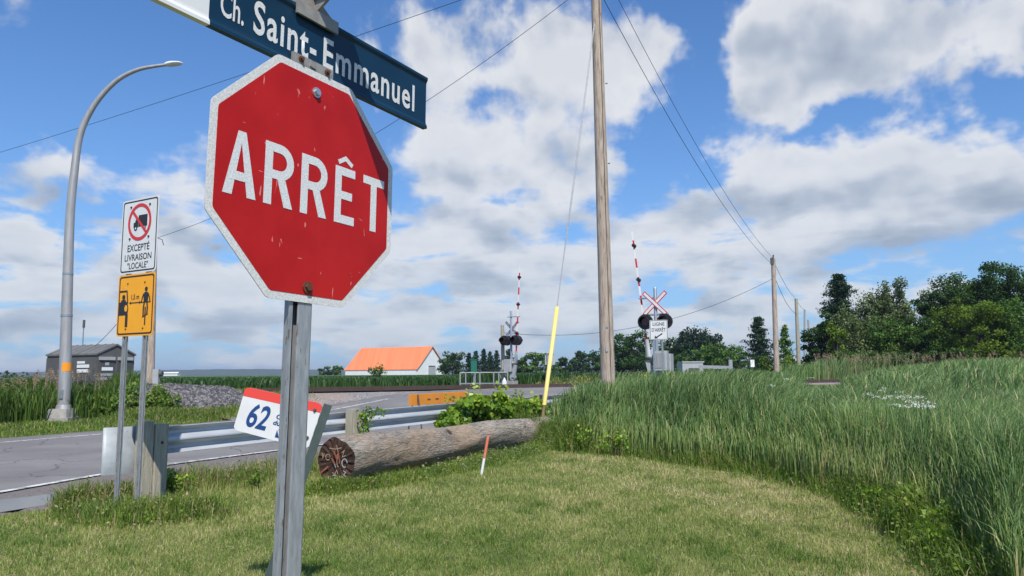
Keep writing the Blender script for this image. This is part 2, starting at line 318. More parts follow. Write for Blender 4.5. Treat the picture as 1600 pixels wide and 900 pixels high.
# ------------------------------------------------------------------ mesh helpers
class MB:
    def __init__(s): s.v = []; s.f = []; s.m = []; s.sm = []
    def add(s, vs, fs, mi=0, smooth=False):
        k = len(s.v); s.v += [tuple(p) for p in vs]
        for f in fs: s.f.append([i+k for i in f]); s.m.append(mi); s.sm.append(smooth)
        return s
    def box(s, c, size, rot=None, mi=0):
        hx, hy, hz = [a/2 for a in size]; pts = []
        for z in (-hz, hz):
            for x, y in ((-hx, -hy), (hx, -hy), (hx, hy), (-hx, hy)):
                p = Vector((x, y, z)); p = (rot @ p if rot else p) + Vector(c); pts.append(p)
        return s.add(pts, [(3, 2, 1, 0), (4, 5, 6, 7), (0, 1, 5, 4), (1, 2, 6, 5), (2, 3, 7, 6), (3, 0, 4, 7)], mi)
    def bbox(s, c, size, b=.004, mi=0):          # box with chamfered vertical section (long axis z) 
        hx, hy, hz = [a/2 for a in size]; cx, cy, cz = c
        o = [(-hx+b, -hy), (hx-b, -hy), (hx, -hy+b), (hx, hy-b), (hx-b, hy), (-hx+b, hy), (-hx, hy-b), (-hx, -hy+b)]
        return s.prism([(cx+x, cy+y) for x, y in o], cz-hz, cz+hz, mi)
    def prism(s, poly, z0, z1, mi=0):             # polygon in xy, extruded in z
        n = len(poly)
        v = [(x, y, z0) for x, y in poly] + [(x, y, z1) for x, y in poly]
        return s.add(v, [list(range(n))[::-1], list(range(n, 2*n))] + [(i, (i+1) % n, n+(i+1) % n, n+i) for i in range(n)], mi)
    def plate(s, poly, y0, y1, mi=0):             # polygon in xz (seen from -y), extruded in y
        n = len(poly)
        v = [(x, y0, z) for x, z in poly] + [(x, y1, z) for x, z in poly]
        return s.add(v, [list(range(n)), list(range(n, 2*n))[::-1]] + [((i+1) % n, i, n+i, n+(i+1) % n) for i in range(n)], mi)
    def ringplate(s, outer, inner, y, mi=0):
        n = len(outer); v = [(x, y, z) for x, z in outer] + [(x, y, z) for x, z in inner]
        return s.add(v, [(i, (i+1) % n, n+(i+1) % n, n+i) for i in range(n)], mi)
    def stroke(s, pts, wd, y, mi=0, closed=False):
        P = [Vector(p) for p in pts]; n = len(P); L = []; Rr = []
        for i in range(n):
            a = P[i-1] if (i > 0 or closed) else None; b = P[(i+1) % n] if (i < n-1 or closed) else None
            d1 = (P[i]-a).normalized() if a is not None else None; d2 = (b-P[i]).normalized() if b is not None else None
            d1 = d1 or d2; d2 = d2 or d1; t = (d1+d2).normalized(); nn = Vector((-t.y, t.x))
            k = wd/2/max(.35, nn.dot(Vector((-d1.y, d1.x)))); L.append(P[i]+nn*k); Rr.append(P[i]-nn*k)
        v = [(p.x, y, p.y) for p in L] + [(p.x, y, p.y) for p in Rr]
        rg = range(n) if closed else range(n-1)
        return s.add(v, [(i, n+i, n+(i+1) % n, (i+1) % n) for i in rg], mi)
    def tube(s, pts, rad, n=10, mi=0, cap=True):
        pts = [Vector(p) for p in pts]; rad = rad if isinstance(rad, (list, tuple)) else [rad]*len(pts)
        vs = []; fs = []; up = None
        for i, p in enumerate(pts):
            d = (pts[min(i+1, len(pts)-1)] - pts[max(i-1, 0)]).normalized()
            if up is None: up = Vector((0, 0, 1)) if abs(d.z) < .9 else Vector((1, 0, 0))
            a = d.cross(up).normalized(); b_ = a.cross(d).normalized(); up = b_
            for k in range(n):
                t = 2*math.pi*k/n; vs.append(p + (a*math.cos(t)+b_*math.sin(t))*rad[i])
        for i in range(len(pts)-1):
            for k in range(n): fs.append((i*n+k, i*n+(k+1) % n, (i+1)*n+(k+1) % n, (i+1)*n+k))
        s.add(vs, fs, mi, True)
        if cap: s.add(vs[:n], [list(range(n))], mi); s.add(vs[-n:], [list(range(n))[::-1]], mi)
        return s
    def build(s, name, mats, parent=None):
        me = bpy.data.meshes.new(name); me.from_pydata(s.v, [], s.f)
        mats = mats if isinstance(mats, (list, tuple)) else [mats]
        for m in mats: me.materials.append(m)
        me.polygons.foreach_set('material_index', s.m); me.polygons.foreach_set('use_smooth', s.sm); me.update()
        o = bpy.data.objects.new(name, me); col.objects.link(o)
        if parent: o.parent = parent
        return o
def tag(o, label=None, cat=None, group=None, kind=None):
    for k, v in (('label', label), ('category', cat), ('group', group), ('kind', kind)):
        if v: o[k] = v
    return o
def thing(name, label, cat, loc=(0, 0, 0), rotz=0, group=None, tilt=None):
    o = bpy.data.objects.new(name, None); col.objects.link(o); o.location = loc; o.rotation_euler = (0, 0, rotz)
    if tilt: o.rotation_euler = tilt
    o.empty_display_size = .2
    return tag(o, label, cat, group)
def npmesh(name, verts, faces, mats, tint=None, parent=None, smooth=False):
    me = bpy.data.meshes.new(name); nf, k = faces.shape
    me.vertices.add(len(verts)); me.vertices.foreach_set('co', verts.astype(np.float32).ravel())
    me.loops.add(nf*k); me.loops.foreach_set('vertex_index', faces.astype(np.int32).ravel())
    me.polygons.add(nf); me.polygons.foreach_set('loop_start', np.arange(0, nf*k, k, dtype=np.int32))
    me.update(calc_edges=True)
    if smooth: me.polygons.foreach_set('use_smooth', np.ones(nf, bool))
    if tint is not None:
        a = me.attributes.new('tint', 'FLOAT', 'POINT'); a.data.foreach_set('value', np.clip(tint, 0, 1).astype(np.float32))
    for m in (mats if isinstance(mats, (list, tuple)) else [mats]): me.materials.append(m)
    o = bpy.data.objects.new(name, me); col.objects.link(o)
    if parent: o.parent = parent
    return o
def text(body, box, y, m, name, parent, bold=0.0, shear=0.0, rot=0, sp=1.0):
    """lettering fitted into box = (x0, z0, x1, z1) on the plane y of its parent"""
    cu = bpy.data.curves.new('t', 'FONT'); cu.body = body; cu.offset = bold; cu.shear = shear; cu.resolution_u = 4; cu.space_character = sp; cu.extrude = 0
    to = bpy.data.objects.new('t', cu); col.objects.link(to)
    dg = bpy.context.evaluated_depsgraph_get(); me = bpy.data.meshes.new_from_object(to.evaluated_get(dg))
    bpy.data.objects.remove(to); bpy.data.curves.remove(cu)
    n = len(me.vertices); co = np.empty(n*3, np.float32); me.vertices.foreach_get('co', co); co = co.reshape(-1, 3)
    lo = co.min(0); hi = co.max(0); x0, z0, x1, z1 = box
    X_ = x0+(co[:, 0]-lo[0])/(hi[0]-lo[0])*(x1-x0); Z_ = z0+(co[:, 1]-lo[1])/(hi[1]-lo[1])*(z1-z0)
    if rot:
        cx, cz = (x0+x1)/2, (z0+z1)/2; c_, s_ = math.cos(rot), math.sin(rot); X_, Z_ = cx+(X_-cx)*c_-(Z_-cz)*s_, cz+(X_-cx)*s_+(Z_-cz)*c_
    out = np.stack([X_, np.full(n, y), Z_], 1).astype(np.float32)
    me.vertices.foreach_set('co', out.ravel()); me.materials.clear(); me.materials.append(m)
    for p in me.polygons: p.material_index = 0
    me.update(); me.name = name
    o = bpy.data.objects.new(name, me); col.objects.link(o); o.parent = parent
    return o
def rrect(x0, z0, x1, z1, r, n=5):
    out = []
    for cx, cz, a0 in ((x1-r, z1-r, 0), (x0+r, z1-r, 90), (x0+r, z0+r, 180), (x1-r, z0+r, 270)):
        for k in range(n+1):
            a = R(a0+90*k/n); out.append((cx+r*math.cos(a), cz+r*math.sin(a)))
    return out
def circ(cx, cz, r, n=28, ry=None): return [(cx+r*math.cos(2*math.pi*k/n), cz+(ry or r)*math.sin(2*math.pi*k/n)) for k in range(n)]
def arc(cx, cz, rx, rz, a0, a1, n=10): return [(cx+rx*math.cos(R(a0+(a1-a0)*k/n)), cz+rz*math.sin(R(a0+(a1-a0)*k/n))) for k in range(n+1)]
def bolt(parent, x, y, z, r, m, name='bolt'):
    mb = MB(); mb.plate(circ(x, z, r, 14), y-.004, y); mb.plate(circ(x, z, r*.62, 6), y-.012, y-.004); return mb.build(name, m, parent)

# ------------------------------------------------------------------ the lie of the land
A0 = np.array([-4.1, 8.4]); D = np.array([.515, .857]); Lr = np.array([-.857, .515])   # guardrail start, road direction, its left
T0 = np.array([0., 34.]); TE = np.array([.883, .469]); TN = np.array([-.469, .883])     # the railway line
def sm(x, a, b): t = np.clip((x-a)/(b-a), 0, 1); return t*t*(3-2*t)
def zroad(s): return .05+.008*np.clip(s, -40, 9)+.62*sm(s, 8.5, 18)-.25*sm(s, 34, 70)
def so_of(x, y):
    dx = x-A0[0]; dy = y-A0[1]; return dx*D[0]+dy*D[1], dx*Lr[0]+dy*Lr[1]
def so_xy(s, o): p = A0+D*s+Lr*o; return p[0], p[1]
def gz(x, y):
    x = np.asarray(x, float); y = np.asarray(y, float); s, o = so_of(x, y)
    t = (x-T0[0])*TN[0]+(y-T0[1])*TN[1]
    base = .45*sm(t, -1, 6)
    tr = .70-np.clip(np.abs(t+.5)-3.0, 0, 9)*.22
    tr = tr*(1-sm(-x, 9.5, 12)*sm(-t, 2.3, 3.2)); base = base*(1-sm(-x, 9.5, 12)*sm(-t, -1, 3))
    out = np.maximum(0.3-o-.2, 0)+np.maximum(o-10.6, 0)
    rd = zroad(s)-.045-out*.22
    lawn = -.02*np.ones_like(x)
    return np.maximum(np.maximum(base, tr), np.maximum(rd, lawn))
# ground sheet: rings around the viewpoint out to the horizon
ang = np.concatenate([np.linspace(-50, 50, 241), np.linspace(54, 306, 43)])*math.pi/180
rad = np.concatenate([np.linspace(1, 60, 170), 60*np.exp(np.linspace(0.03, math.log(6000/60), 46))])
AA, RR_ = np.meshgrid(ang, rad); gx = RR_*np.sin(AA); gy = RR_*np.cos(AA); gzz = gz(gx, gy)
gv = np.stack([gx, gy, gzz], -1).reshape(-1, 3); na = len(ang); nr = len(rad)
ii, jj = np.meshgrid(np.arange(nr-1), np.arange(na), indexing='ij'); j2 = (jj+1) % na
gf = np.stack([ii*na+jj, ii*na+j2, (ii+1)*na+j2, (ii+1)*na+jj], -1).reshape(-1, 4)[:, ::-1]
gv = np.vstack([gv, [[0, 0, float(gz(0, 0))]]])
g = npmesh('ground', gv, gf, groundm, smooth=True); tag(g, kind='structure')
me = MB(); me.add([tuple(p) for p in gv[:na]]+[tuple(gv[-1])], [(na, (k+1) % na, k) for k in range(na)]); c = me.build('ground', groundm); tag(c, kind='structure')

def flare(s_): return -.75*(1-float(sm(s_, -2, 2)))
def sheet(name, m, o0, o1, s0, s1, dz, ds=.5, no=6, z=zroad, wob=0, seed=0, fl=(0, 0)):
    r2 = np.random.default_rng(seed); ss = np.arange(s0, s1, ds)
    w0 = np.cumsum(r2.normal(0, 1, len(ss))); w0 = (w0-np.linspace(w0[0], w0[-1], len(ss)))*wob*.2+r2.normal(0, wob*.4, len(ss))
    w1 = r2.normal(0, wob*.6, len(ss)); V = []
    for i, s_ in enumerate(ss):
        for k in range(no+1):
            oa = o0+w0[i]+flare(s_)*fl[0]; ob_ = o1+w1[i]+flare(s_)*fl[1]; o_ = oa+(ob_-oa)*k/no; x, y = so_xy(s_, o_); V.append((x, y, float(z(s_))+dz-(.09 if (name == 'gravel_shoulder' and k in (0, no)) else 0)-(.026*math.exp(-((o_-1.12)/.36)**2-((s_+1.3)/1.5)**2) if name == 'gravel_shoulder' else 0)))
    V = np.array(V); i_, k_ = np.meshgrid(np.arange(len(ss)-1), np.arange(no), indexing='ij'); q = no+1
    F = np.stack([i_*q+k_, (i_+1)*q+k_, (i_+1)*q+k_+1, i_*q+k_+1], -1).reshape(-1, 4)
    o = npmesh(name, V, F, m, smooth=True); return tag(o, kind='structure')
sheet('gravel_shoulder', dirtm, .2, 2.7, -30, 40, -.012, wob=.25, seed=2, no=14)
sheet('gravel_shoulder', dirtm, 9.2, 10.4, -30, 40, -.014, wob=.2, seed=3)
sheet('road', asphalt, 2.26, 9.6, -40, 180, .0, wob=.10, ds=.2, seed=4, fl=(1, 0))
sheet('road_marking', linem, 2.42, 2.54, -40, 14, .005, no=1, ds=.5, fl=(1, 1))
sheet('road_marking', linem, 8.85, 8.97, -40, 15, .005, no=1, ds=.5)
# railway bed and rails
def tz(q, t, z): p = T0+TE*q+TN*t; return (p[0], p[1], z)
me = MB(); qs = [(-60+i*2) for i in range(76)]
for a, b in zip(qs[:-1], qs[1:]):
    e_ = 3.0 if a > -11 else 2.2; e2 = 5.4 if a > -11 else 3.1
    me.add([tz(a, -e2, .0), tz(b, -e2, .0), tz(b, -e_, .73), tz(a, -e_, .73)], [(0, 1, 2, 3)], 0, True)
    me.add([tz(a, -e_, .73), tz(b, -e_, .73), tz(b, 2.5, .73), tz(a, 2.5, .73)], [(0, 1, 2, 3)], 0, True)
tag(me.build('railway_bed', gravelm), kind='structure')
def yard(s_, o_):
    x, y = so_xy(s_, o_); return x, y, float(gz(x, y))+.03
V = []; ns_, no_ = 40, 26                                     # level gravel yard between road and railway
for i in range(ns_+1):
    for j in range(no_+1):
        s_ = 9.0+i*.5; lo_o = 9.4; hi_o = 9.6+min(13, max(.3, (s_-9.0)*4.0)); V.append(yard(s_, lo_o+(hi_o-lo_o)*j/no_))
V = np.array(V); i_, k_ = np.meshgrid(np.arange(ns_), np.arange(no_), indexing='ij'); q = no_+1
tag(npmesh('gravel_yard', V, np.stack([i_*q+k_, (i_+1)*q+k_, (i_+1)*q+k_+1, i_*q+k_+1], -1).reshape(-1, 4), gravelm, smooth=True), kind='structure')
for t in (-.72, .72):
    me = MB()
    for q in qs[:-1]:
        a = Vector(tz(q, t, .80)); b = Vector(tz(q+2, t, .80)); mid = (a+b)/2
        me.box(mid, (2.0, .07, .16), Matrix.Rotation(math.atan2(TE[1], TE[0]), 3, 'Z'))
    tag(me.build('railway_rail', railm), 'nearer rusty brown rail of the line beyond the road' if t < 0 else 'farther rusty brown rail of the line beyond the road', 'rail', 'rails of the railway line')

# puddle on the near shoulder
pts = []
for k in range(36):
    a = 2*math.pi*k/36; x, y = so_xy(-1.55+1.75*math.cos(a)*(1+.06*math.sin(3*a)), 1.12+.50*math.sin(a)); pts.append((x, y, .0245))
me = MB(); me.add(pts, [list(range(36))]); pud = me.build('puddle', waterm); tag(pud, kind='structure')

# ------------------------------------------------------------------ stop sign with street name blades
ux = Vector((.530, .847, -.026)).normalized(); vz = Vector((.009, .025, .9996)).normalized()
yy = vz.cross(ux).normalized(); vz = ux.cross(yy).normalized()
SC = Vector((-.631, 2.271, EYE+.594))
mm = Matrix((ux, yy, vz)).transposed().to_4x4(); base = SC - vz*2.05
st = thing('stop_sign', 'scratched red octagonal ARRÊT sign on a steel post topped by blue street name blades', 'stop sign')
mm.translation = base; st.matrix_world = mm
ZC = 2.05                                                        # height of the octagon's centre above the empty
a = .375; t = a*math.tan(math.pi/8)
def octo(s_, r=0.0):
    P = [(-t, a), (t, a), (a, t), (a, -t), (t, -a), (-t, -a), (-a, -t), (-a, t)]; out = []
    if not r: return [(x*s_, ZC+z*s_) for x, z in P[::-1]]
    for i in range(8):
        p = Vector(P[i])*s_; q = Vector(P[i-1])*s_; n_ = Vector(P[(i+1) % 8])*s_
        u1 = p+(q-p).normalized()*r; u2 = p+(n_-p).normalized()*r
        for k in range(4):
            f = k/3; b_ = u1.lerp(p, f).lerp(p.lerp(u2, f), f); out.append((b_.x, ZC+b_.y))
    return out[::-1]
me = MB(); me.plate(octo(1, .012), -.0032, 0); pl = me.build('stop_plate', whitebd, st)
me = MB(); me.plate(octo(.938, .008), -.0042, -.0034); me.build('red_field', redm, pl)
H = .19; tt = .030; y0 = -.0052; zb = ZC-.098
me = MB()
def qd(pts, k=0): me.plate([(x, zb+z) for x, z in pts][::-1] if False else [(x, zb+z) for x, z in pts], y0-.0002*k, y0+.0006, 0)
def gA(x, wd):
    c_ = x+wd/2; qd([(x, 0), (x+tt*1.02, 0), (c_+.001, H-.028), (c_+.013, H), (c_-.013, H)]); qd([(x+wd-tt*1.02, 0), (x+wd, 0), (c_+.0135, H+.0003), (c_-.001, H-.028)], 1)
    qd([(x+.024, .044), (x+wd-.024, .044), (x+wd-.031, .070), (x+.031, .070)], 2)
def gR(x, wd):
    qd([(x, 0), (x+tt*.95, 0), (x+tt*.95, H), (x, H)])
    r_ = .050; cz = H-r_-.001
    pth = [(x+tt*.8, H-tt*.45)] + [(p[0], p[1]) for p in arc(x+wd-r_-.003, H-.0545, .040, .041, 90, -90, 12)] + [(x+tt*.8, H-.0955)]
    me.stroke([(p[0], zb+p[1]) for p in pth], tt*.9, y0-.0002)
    qd([(x+wd-tt*1.08, 0), (x+wd, 0), (x+wd-.032, .088), (x+wd-.032-tt, .088)], 3)
def gE(x, wd):
    qd([(x, 0), (x+tt*.95, 0), (x+tt*.95, H), (x, H)])
    for z0_, z1_, k in ((0, .028, 0), (.082, .109, .012), (H-.028, H, 0)): qd([(x+tt*.5, z0_), (x+wd-k, z0_), (x+wd-k, z1_), (x+tt*.5, z1_)], 1)
def gT(x, wd):
    qd([(x, H-.028), (x+wd, H-.028), (x+wd, H), (x, H)]); c_ = x+wd/2; qd([(c_-tt*.48, 0), (c_+tt*.48, 0), (c_+tt*.48, H-.02), (c_-tt*.48, H-.02)], 1)
gA(-.325, .112); gR(-.186, .108); gR(-.047, .108); gE(.096, .090); gT(.226, .104)
me.stroke([(.108, zb+H+.013), (.140, zb+H+.032), (.172, zb+H+.013)], .015, y0)
me.build('lettering', whiteb, pl)
bolt(pl, 0, -.0045, ZC+.305, .017, boltm); bolt(pl, -.004, -.0045, ZC-.327, .019, rust)
# two nested channels form the post
me = MB()
prof = [(-.062, .004), (-.050, .004), (-.046, .036), (-.004, .036), (0, .004), (.012, .004), (.012, .009), (.004, .009), (-.000, .041), (-.050, .041), (-.054, .009), (-.062, .009)]
me.prism(prof, -.25, ZC+.40); me.build('post', galvp, st)
me = MB(); prof2 = [(-.030, .000), (-.026, -.001), (.022, -.001), (.030, .004), (.030, .050), (.026, .050), (.026, .006), (.020, .003), (-.026, .003), (-.030, .003)]
me.prism([(x-.002, y+.002) for x, y in prof2], -.25, ZC+.40); o = me.build('post', galvp, st)
def bladeprof(y_off, x0, x1, z0, z1, nm, par, mats):
    me = MB(); n_ = [(-.010, z0), (-.010, z0+.010), (-.0035, z0+.022), (-.0025, z0+.03), (-.0025, z1-.03), (-.0035, z1-.022), (-.010, z1-.010), (-.010, z1)]
    pr = n_+[(-y, z) for y, z in n_[::-1]]
    k = len(pr); vs = [(x0, y+y_off, z) for y, z in pr]+[(x1, y+y_off, z) for y, z in pr]
    me.add(vs, [list(range(k))[::-1], list(range(k, 2*k))]+[(i, (i+1) % k, k+(i+1) % k, k+i) for i in range(k)], 0)
    return me.build(nm, mats, par)
YB = .018; z0, z1 = ZC+.369, ZC+.577
bl = bladeprof(YB, -.386, .580, z0, z1, 'street_name_blade', st, blue)
o = bladeprof(YB, -.62, -.3862, z0, z1, 'white_panel', bl, whites)
yb = YB-.0042
def fitblk(body, x0_, x1_, za, zb_, name='lettering', par=bl, **k): return text(body, (x0_, ZC+za, x1_, ZC+zb_), yb, whiteb, name, par, **k)
fitblk('Ch.', -.352, -.272, .416, .494, bold=.014)
fitblk('Saint-', -.238, .010, .412, .520, bold=.018, sp=1.12)
fitblk('Emmanuel', .040, .508, .414, .519, bold=.018, sp=1.12)
# lower bracket
me = MB(); me.plate([(-.098, ZC+.376), (.072, ZC+.376), (.072, ZC+.408), (-.098, ZC+.408)], YB-.020, YB-.011)
me.plate([(-.098, ZC+.345), (.072, ZC+.345), (.072, ZC+.367), (-.098, ZC+.367)], YB-.010, YB+.022)
me.plate([(-.098, ZC+.376), (.072, ZC+.376), (.072, ZC+.408), (-.098, ZC+.408)], YB+.011, YB+.020)
me.plate([(-.03, ZC+.384), (-.005, ZC+.380), (-.028, ZC+.404)], YB-.025, YB-.020)
br = me.build('blade_bracket', bracketm, st); bolt(br, -.066, YB-.020, ZC+.393, .010, rust); bolt(br, .044, YB-.020, ZC+.391, .010, rust)
# upper crossing bracket: a saddle on the lower blade with webs up to the second blade's saddle
me = MB(); zt = ZC+.577
for sgn in (-1, 1):
    ya, yb2 = (YB-.020, YB-.011) if sgn < 0 else (YB+.011, YB+.020)
    me.plate([(-.088, zt-.034), (.088, zt-.034), (.088, zt+.008), (-.088, zt+.008)], ya, yb2)
me.plate([(-.088, zt+.002), (.088, zt+.002), (.088, zt+.010), (-.088, zt+.010)], YB-.0105, YB+.0105)
for sg in (-1, 1):                       # webs
    me.plate([(0, zt+.009), (sg*.085, zt+.009), (sg*.016, zt+.050), (0, zt+.050)] if sg > 0 else [(-.085, zt+.009), (0, zt+.009), (0, zt+.050), (-.016, zt+.050)], YB-.006, YB+.006)
    n_ = [(YB, zt+.011), (YB+sg*.020, zt+.011), (YB+sg*.085, zt+.052), (YB, zt+.052)]
    me.add([(-.005, y, z) for y, z in n_]+[(.005, y, z) for y, z in n_], [(0, 1, 2, 3), (7, 6, 5, 4), (0, 4, 5, 1), (1, 5, 6, 2), (2, 6, 7, 3)])
me.box((0, YB, zt+.056), (.034, .19, .008))
for sg in (-1, 1): me.box((sg*.014, YB, zt+.074), (.007, .19, .042))
br2 = me.build('blade_bracket', bracketm, st)
# second blade, across the first
zs = zt+.062
n_ = [(-.010, 0), (-.010, .010), (-.0035, .022), (-.0025, .03), (-.0025, .178), (-.0035, .186), (-.010, .198), (-.010, .208)]; pr = n_+[(-y, z) for y, z in n_[::-1]]; k = len(pr)
me = MB(); vs = [(x, YB-.50, zs+z) for x, z in pr]+[(x, YB+.41, zs+z) for x, z in pr]
me.add(vs, [list(range(k)), list(range(k, 2*k))[::-1]]+[((i+1) % k, i, k+i, k+(i+1) % k) for i in range(k)]); b2 = me.build('street_name_blade', blue, st)

# ------------------------------------------------------------------ two-post road sign
rd = thing('road_sign', 'white no-truck sign above an amber cyclist clearance sign on two steel posts', 'road sign', (-3.78, 7.36, .06), R(-30))
zW1, zW0, zY1, zY0 = 3.14, 2.372, 2.362, 1.735
pw = MB().plate(rrect(-.30, zW0, .30, zW1, .035), -.003, 0).build('truck_ban_plate', whites, rd)
me = MB(); me.ringplate(rrect(-.284, zW0+.016, .284, zW1-.016, .03), rrect(-.270, zW0+.030, .270, zW1-.030, .022), -.0042); me.build('border', blackt, pw)
cz = zW1-.245
me = MB(); me.ringplate(circ(0, cz, .192, 40), circ(0, cz, .158, 40), -.0062); me.stroke([(-.118, cz+.118), (.118, cz-.118)], .030, -.0066); me.build('prohibition_ring', redt, pw)
me = MB(); me.plate([(-.02, cz-.05), (.125, cz-.05), (.125, cz+.07), (-.02, cz+.07)], -.0046, -.004)
me.plate([(-.10, cz-.055), (-.024, cz-.055), (-.024, cz+.035), (-.062, cz+.035), (-.075, cz+.002), (-.10, cz-.004)], -.0046, -.004)
for x in (-.062, .078): me.plate(circ(x, cz-.062, .026, 18), -.0054, -.0048)
me.build('truck_symbol', blackt, pw)
for x in (-.062, .078): MB().plate(circ(x, cz-.062, .011, 12), -.006, -.0056).build('wheel_hub', whites, pw)
for body, za, wd in (('EXCEPTÉ', zW0+.225, .18), ('LIVRAISON', zW0+.130, .22), ('"LOCALE"', zW0+.045, .17)):
    text(body, (-wd, za, wd, za+(.088 if 'É' in body else .066)), -.0045, blackt, 'lettering', pw, bold=.012)
for x, z in ((-.15, cz+.165), (.16, cz+.165), (-.15, cz-.165), (.16, cz-.165)): bolt(pw, x, -.003, z, .012, rust)
py = MB().plate(rrect(-.30, zY0, .30, zY1, .035), -.003, 0).build('cyclist_clearance_plate', yellows, rd)
me = MB(); me.ringplate(rrect(-.284, zY0+.016, .284, zY1-.016, .03), rrect(-.268, zY0+.032, .268, zY1-.032, .022), -.0042); me.build('border', blackt, py)
cz = (zY0+zY1)/2
me = MB()                                                       # half a car
me.plate([(-.268, cz-.10), (-.125, cz-.10), (-.115, cz-.03), (-.135, cz+.035), (-.268, cz+.035)], -.0046, -.004)
me.plate([(-.16, cz-.22), (-.118, cz-.22), (-.118, cz-.09), (-.16, cz-.09)], -.0050, -.0047)
me.stroke([(-.268, cz+.145), (-.150, cz+.145), (-.128, cz+.02)], .018, -.0052)
me.plate(circ(-.20, cz+.085, .026, 16), -.0056, -.0053); me.plate([(-.245, cz+.03), (-.155, cz+.03), (-.165, cz+.058), (-.235, cz+.058)], -.0058, -.0054)
me.build('car_symbol', blackt, py)
MB().plate(circ(-.155, cz-.03, .024, 18, .034), -.0056, -.005).build('headlamp_symbol', yellows, py)
me = MB()                                                       # cyclist seen head on
cx = .165
me.plate(circ(cx, cz+.150, .024, 16), -.0046, -.004)
me.plate([(cx-.034, cz+.025), (cx+.034, cz+.025), (cx+.040, cz+.10), (cx+.022, cz+.122), (cx-.022, cz+.122), (cx-.040, cz+.10)], -.0046, -.004)
me.stroke([(cx-.036, cz+.105), (cx-.058, cz+.060), (cx-.070, cz+.015)], .016, -.0052); me.stroke([(cx+.036, cz+.105), (cx+.058, cz+.060), (cx+.070, cz+.015)], .016, -.0052)
me.stroke([(cx-.080, cz+.018), (cx+.080, cz+.018)], .009, -.0054)
me.stroke([(cx-.020, cz+.03), (cx-.032, cz-.05), (cx-.030, cz-.13)], .022, -.0050); me.stroke([(cx+.020, cz+.03), (cx+.032, cz-.04), (cx+.028, cz-.10)], .022, -.0050)
me.plate([(cx-.009, cz-.21), (cx+.009, cz-.21), (cx+.010, cz-.03), (cx-.010, cz-.03)], -.0056, -.0052)
me.stroke([(cx-.045, cz-.13), (cx-.005, cz-.115), (cx+.045, cz-.10)], .010, -.0058)
me.build('cyclist_symbol', blackt, py)
me = MB(); me.stroke([(-.085, cz+.02), (.072, cz+.02)], .011, -.0046)
me.plate([(-.105, cz+.02), (-.075, cz+.002), (-.075, cz+.038)], -.0050, -.0045); me.plate([(.092, cz+.02), (.062, cz+.038), (.062, cz+.002)], -.0050, -.0045); me.build('arrow_symbol', blackt, py)
text('1,5 m', (-.072, cz+.045, .055, cz+.105), -.0046, blackt, 'lettering', py, bold=.02)
for x, z in ((-.14, cz+.22), (.14, cz+.22), (-.14, cz-.24), (.14, cz-.24)): bolt(py, x, -.003, z, .008, rust)
for x in (-.165, .165):
    me = MB(); pr = [(-.033, .002), (-.016, .002), (-.013, .030), (.013, .030), (.016, .002), (.033, .002), (.033, .006), (.019, .006), (.016, .034), (-.016, .034), (-.019, .006), (-.033, .006)]
    me.prism([(x+a_, b_) for a_, b_ in pr], -.3, zW1-.03); me.build('post', galvp, rd)

# ------------------------------------------------------------------ leaning civic number sign
bp = on(403, 950, 0.0); tp = at(512, 632, bp.y+.0); ax = (tp-bp); Ln = ax.length; zc_ = ax.normalized(); yc_ = Vector((-.02, 1, 0)); yc_ = (yc_-zc_*yc_.dot(zc_)).normalized(); xc_ = yc_.cross(zc_).normalized()
cn = thing('civic_number_sign', 'leaning white and red number 62 plate on a tilted grey green post', 'number sign')
m4 = Matrix((xc_, yc_, zc_)).transposed().to_4x4(); m4.translation = bp; cn.matrix_world = m4
me = MB(); me.prism([(-.024, 0), (.028, 0), (.028, .004), (.024, .004), (.024, .022), (.020, .022), (.020, .004), (-.016, .004), (-.016, .022), (-.020, .022), (-.020, .004), (-.024, .004)], -.15, Ln); me.build('post', greenpost, cn)
# plate given by its corners as seen, on the post's plane just in front of it
def cpt(px, py):
    d = ray(px, py); o_ = Vector((0, 0, EYE)); n_ = yc_; q = bp-yc_*.004; k = (q-o_).dot(n_)/d.dot(n_); p = o_+d*k-bp; return p.dot(xc_), p.dot(zc_)
TL, TR, BL, BR = cpt(384, 604), cpt(505, 631), cpt(364, 671), cpt(481, 702)
def bil(u, v): return tuple((TL[i]*(1-u)+TR[i]*u)*(1-v)+(BL[i]*(1-u)+BR[i]*u)*v for i in (0, 1))
def bpoly(pts): return [bil(u, v) for u, v in pts]
rr_ = [(1-p[0], p[1]) for p in rrect(0, 0, 1, 1, .10, 5)]; rr_ = [(u if u > .5 or True else u, v) for u, v in rr_]
pc = MB().plate(bpoly([(x if x < .5 else x, 1-z) for x, z in rrect(0, 0, 1, 1, .08, 5)]), -.003, 0).build('number_plate', whites, cn)
top = [(x, 1-z) for x, z in rrect(0, 0, 1, 1, .08, 5)]; tpb = [p for p in top if p[1] < .2]
MB().plate(bpoly(tpb+[(0, .215), (1, .20)]), -.0042, -.0034).build('red_band', redb, pc)
def ctext(body, u0, v0, u1, v1, bold, shear, m=navy):
    tx = text(body, (0, 0, 1, 1), 0, m, 'lettering', pc, bold=bold, shear=shear); n_ = len(tx.data.vertices)
    for v in tx.data.vertices:
        p = bil(u0+(u1-u0)*v.co.x, v0+(v1-v0)*(1-v.co.z)); v.co = (p[0], -.0045, p[1])
    return tx
ctext('62', .13, .31, .40, .86, .02, 0.12); ctext('Coteau-', .485, .43, .80, .54, .03, .1); ctext('du-Lac', .47, .57, .72, .68, .03, .1)
MB().plate(bpoly([(.545, .76), (.60, .93), (.545, .93)][::-1]), -.0046, -.004).build('emblem', navy, pc)
MB().plate(bpoly([(.56, .75), (.66, .75), (.62, .93)][::-1]), -.0046, -.004).build('emblem', navy, pc)
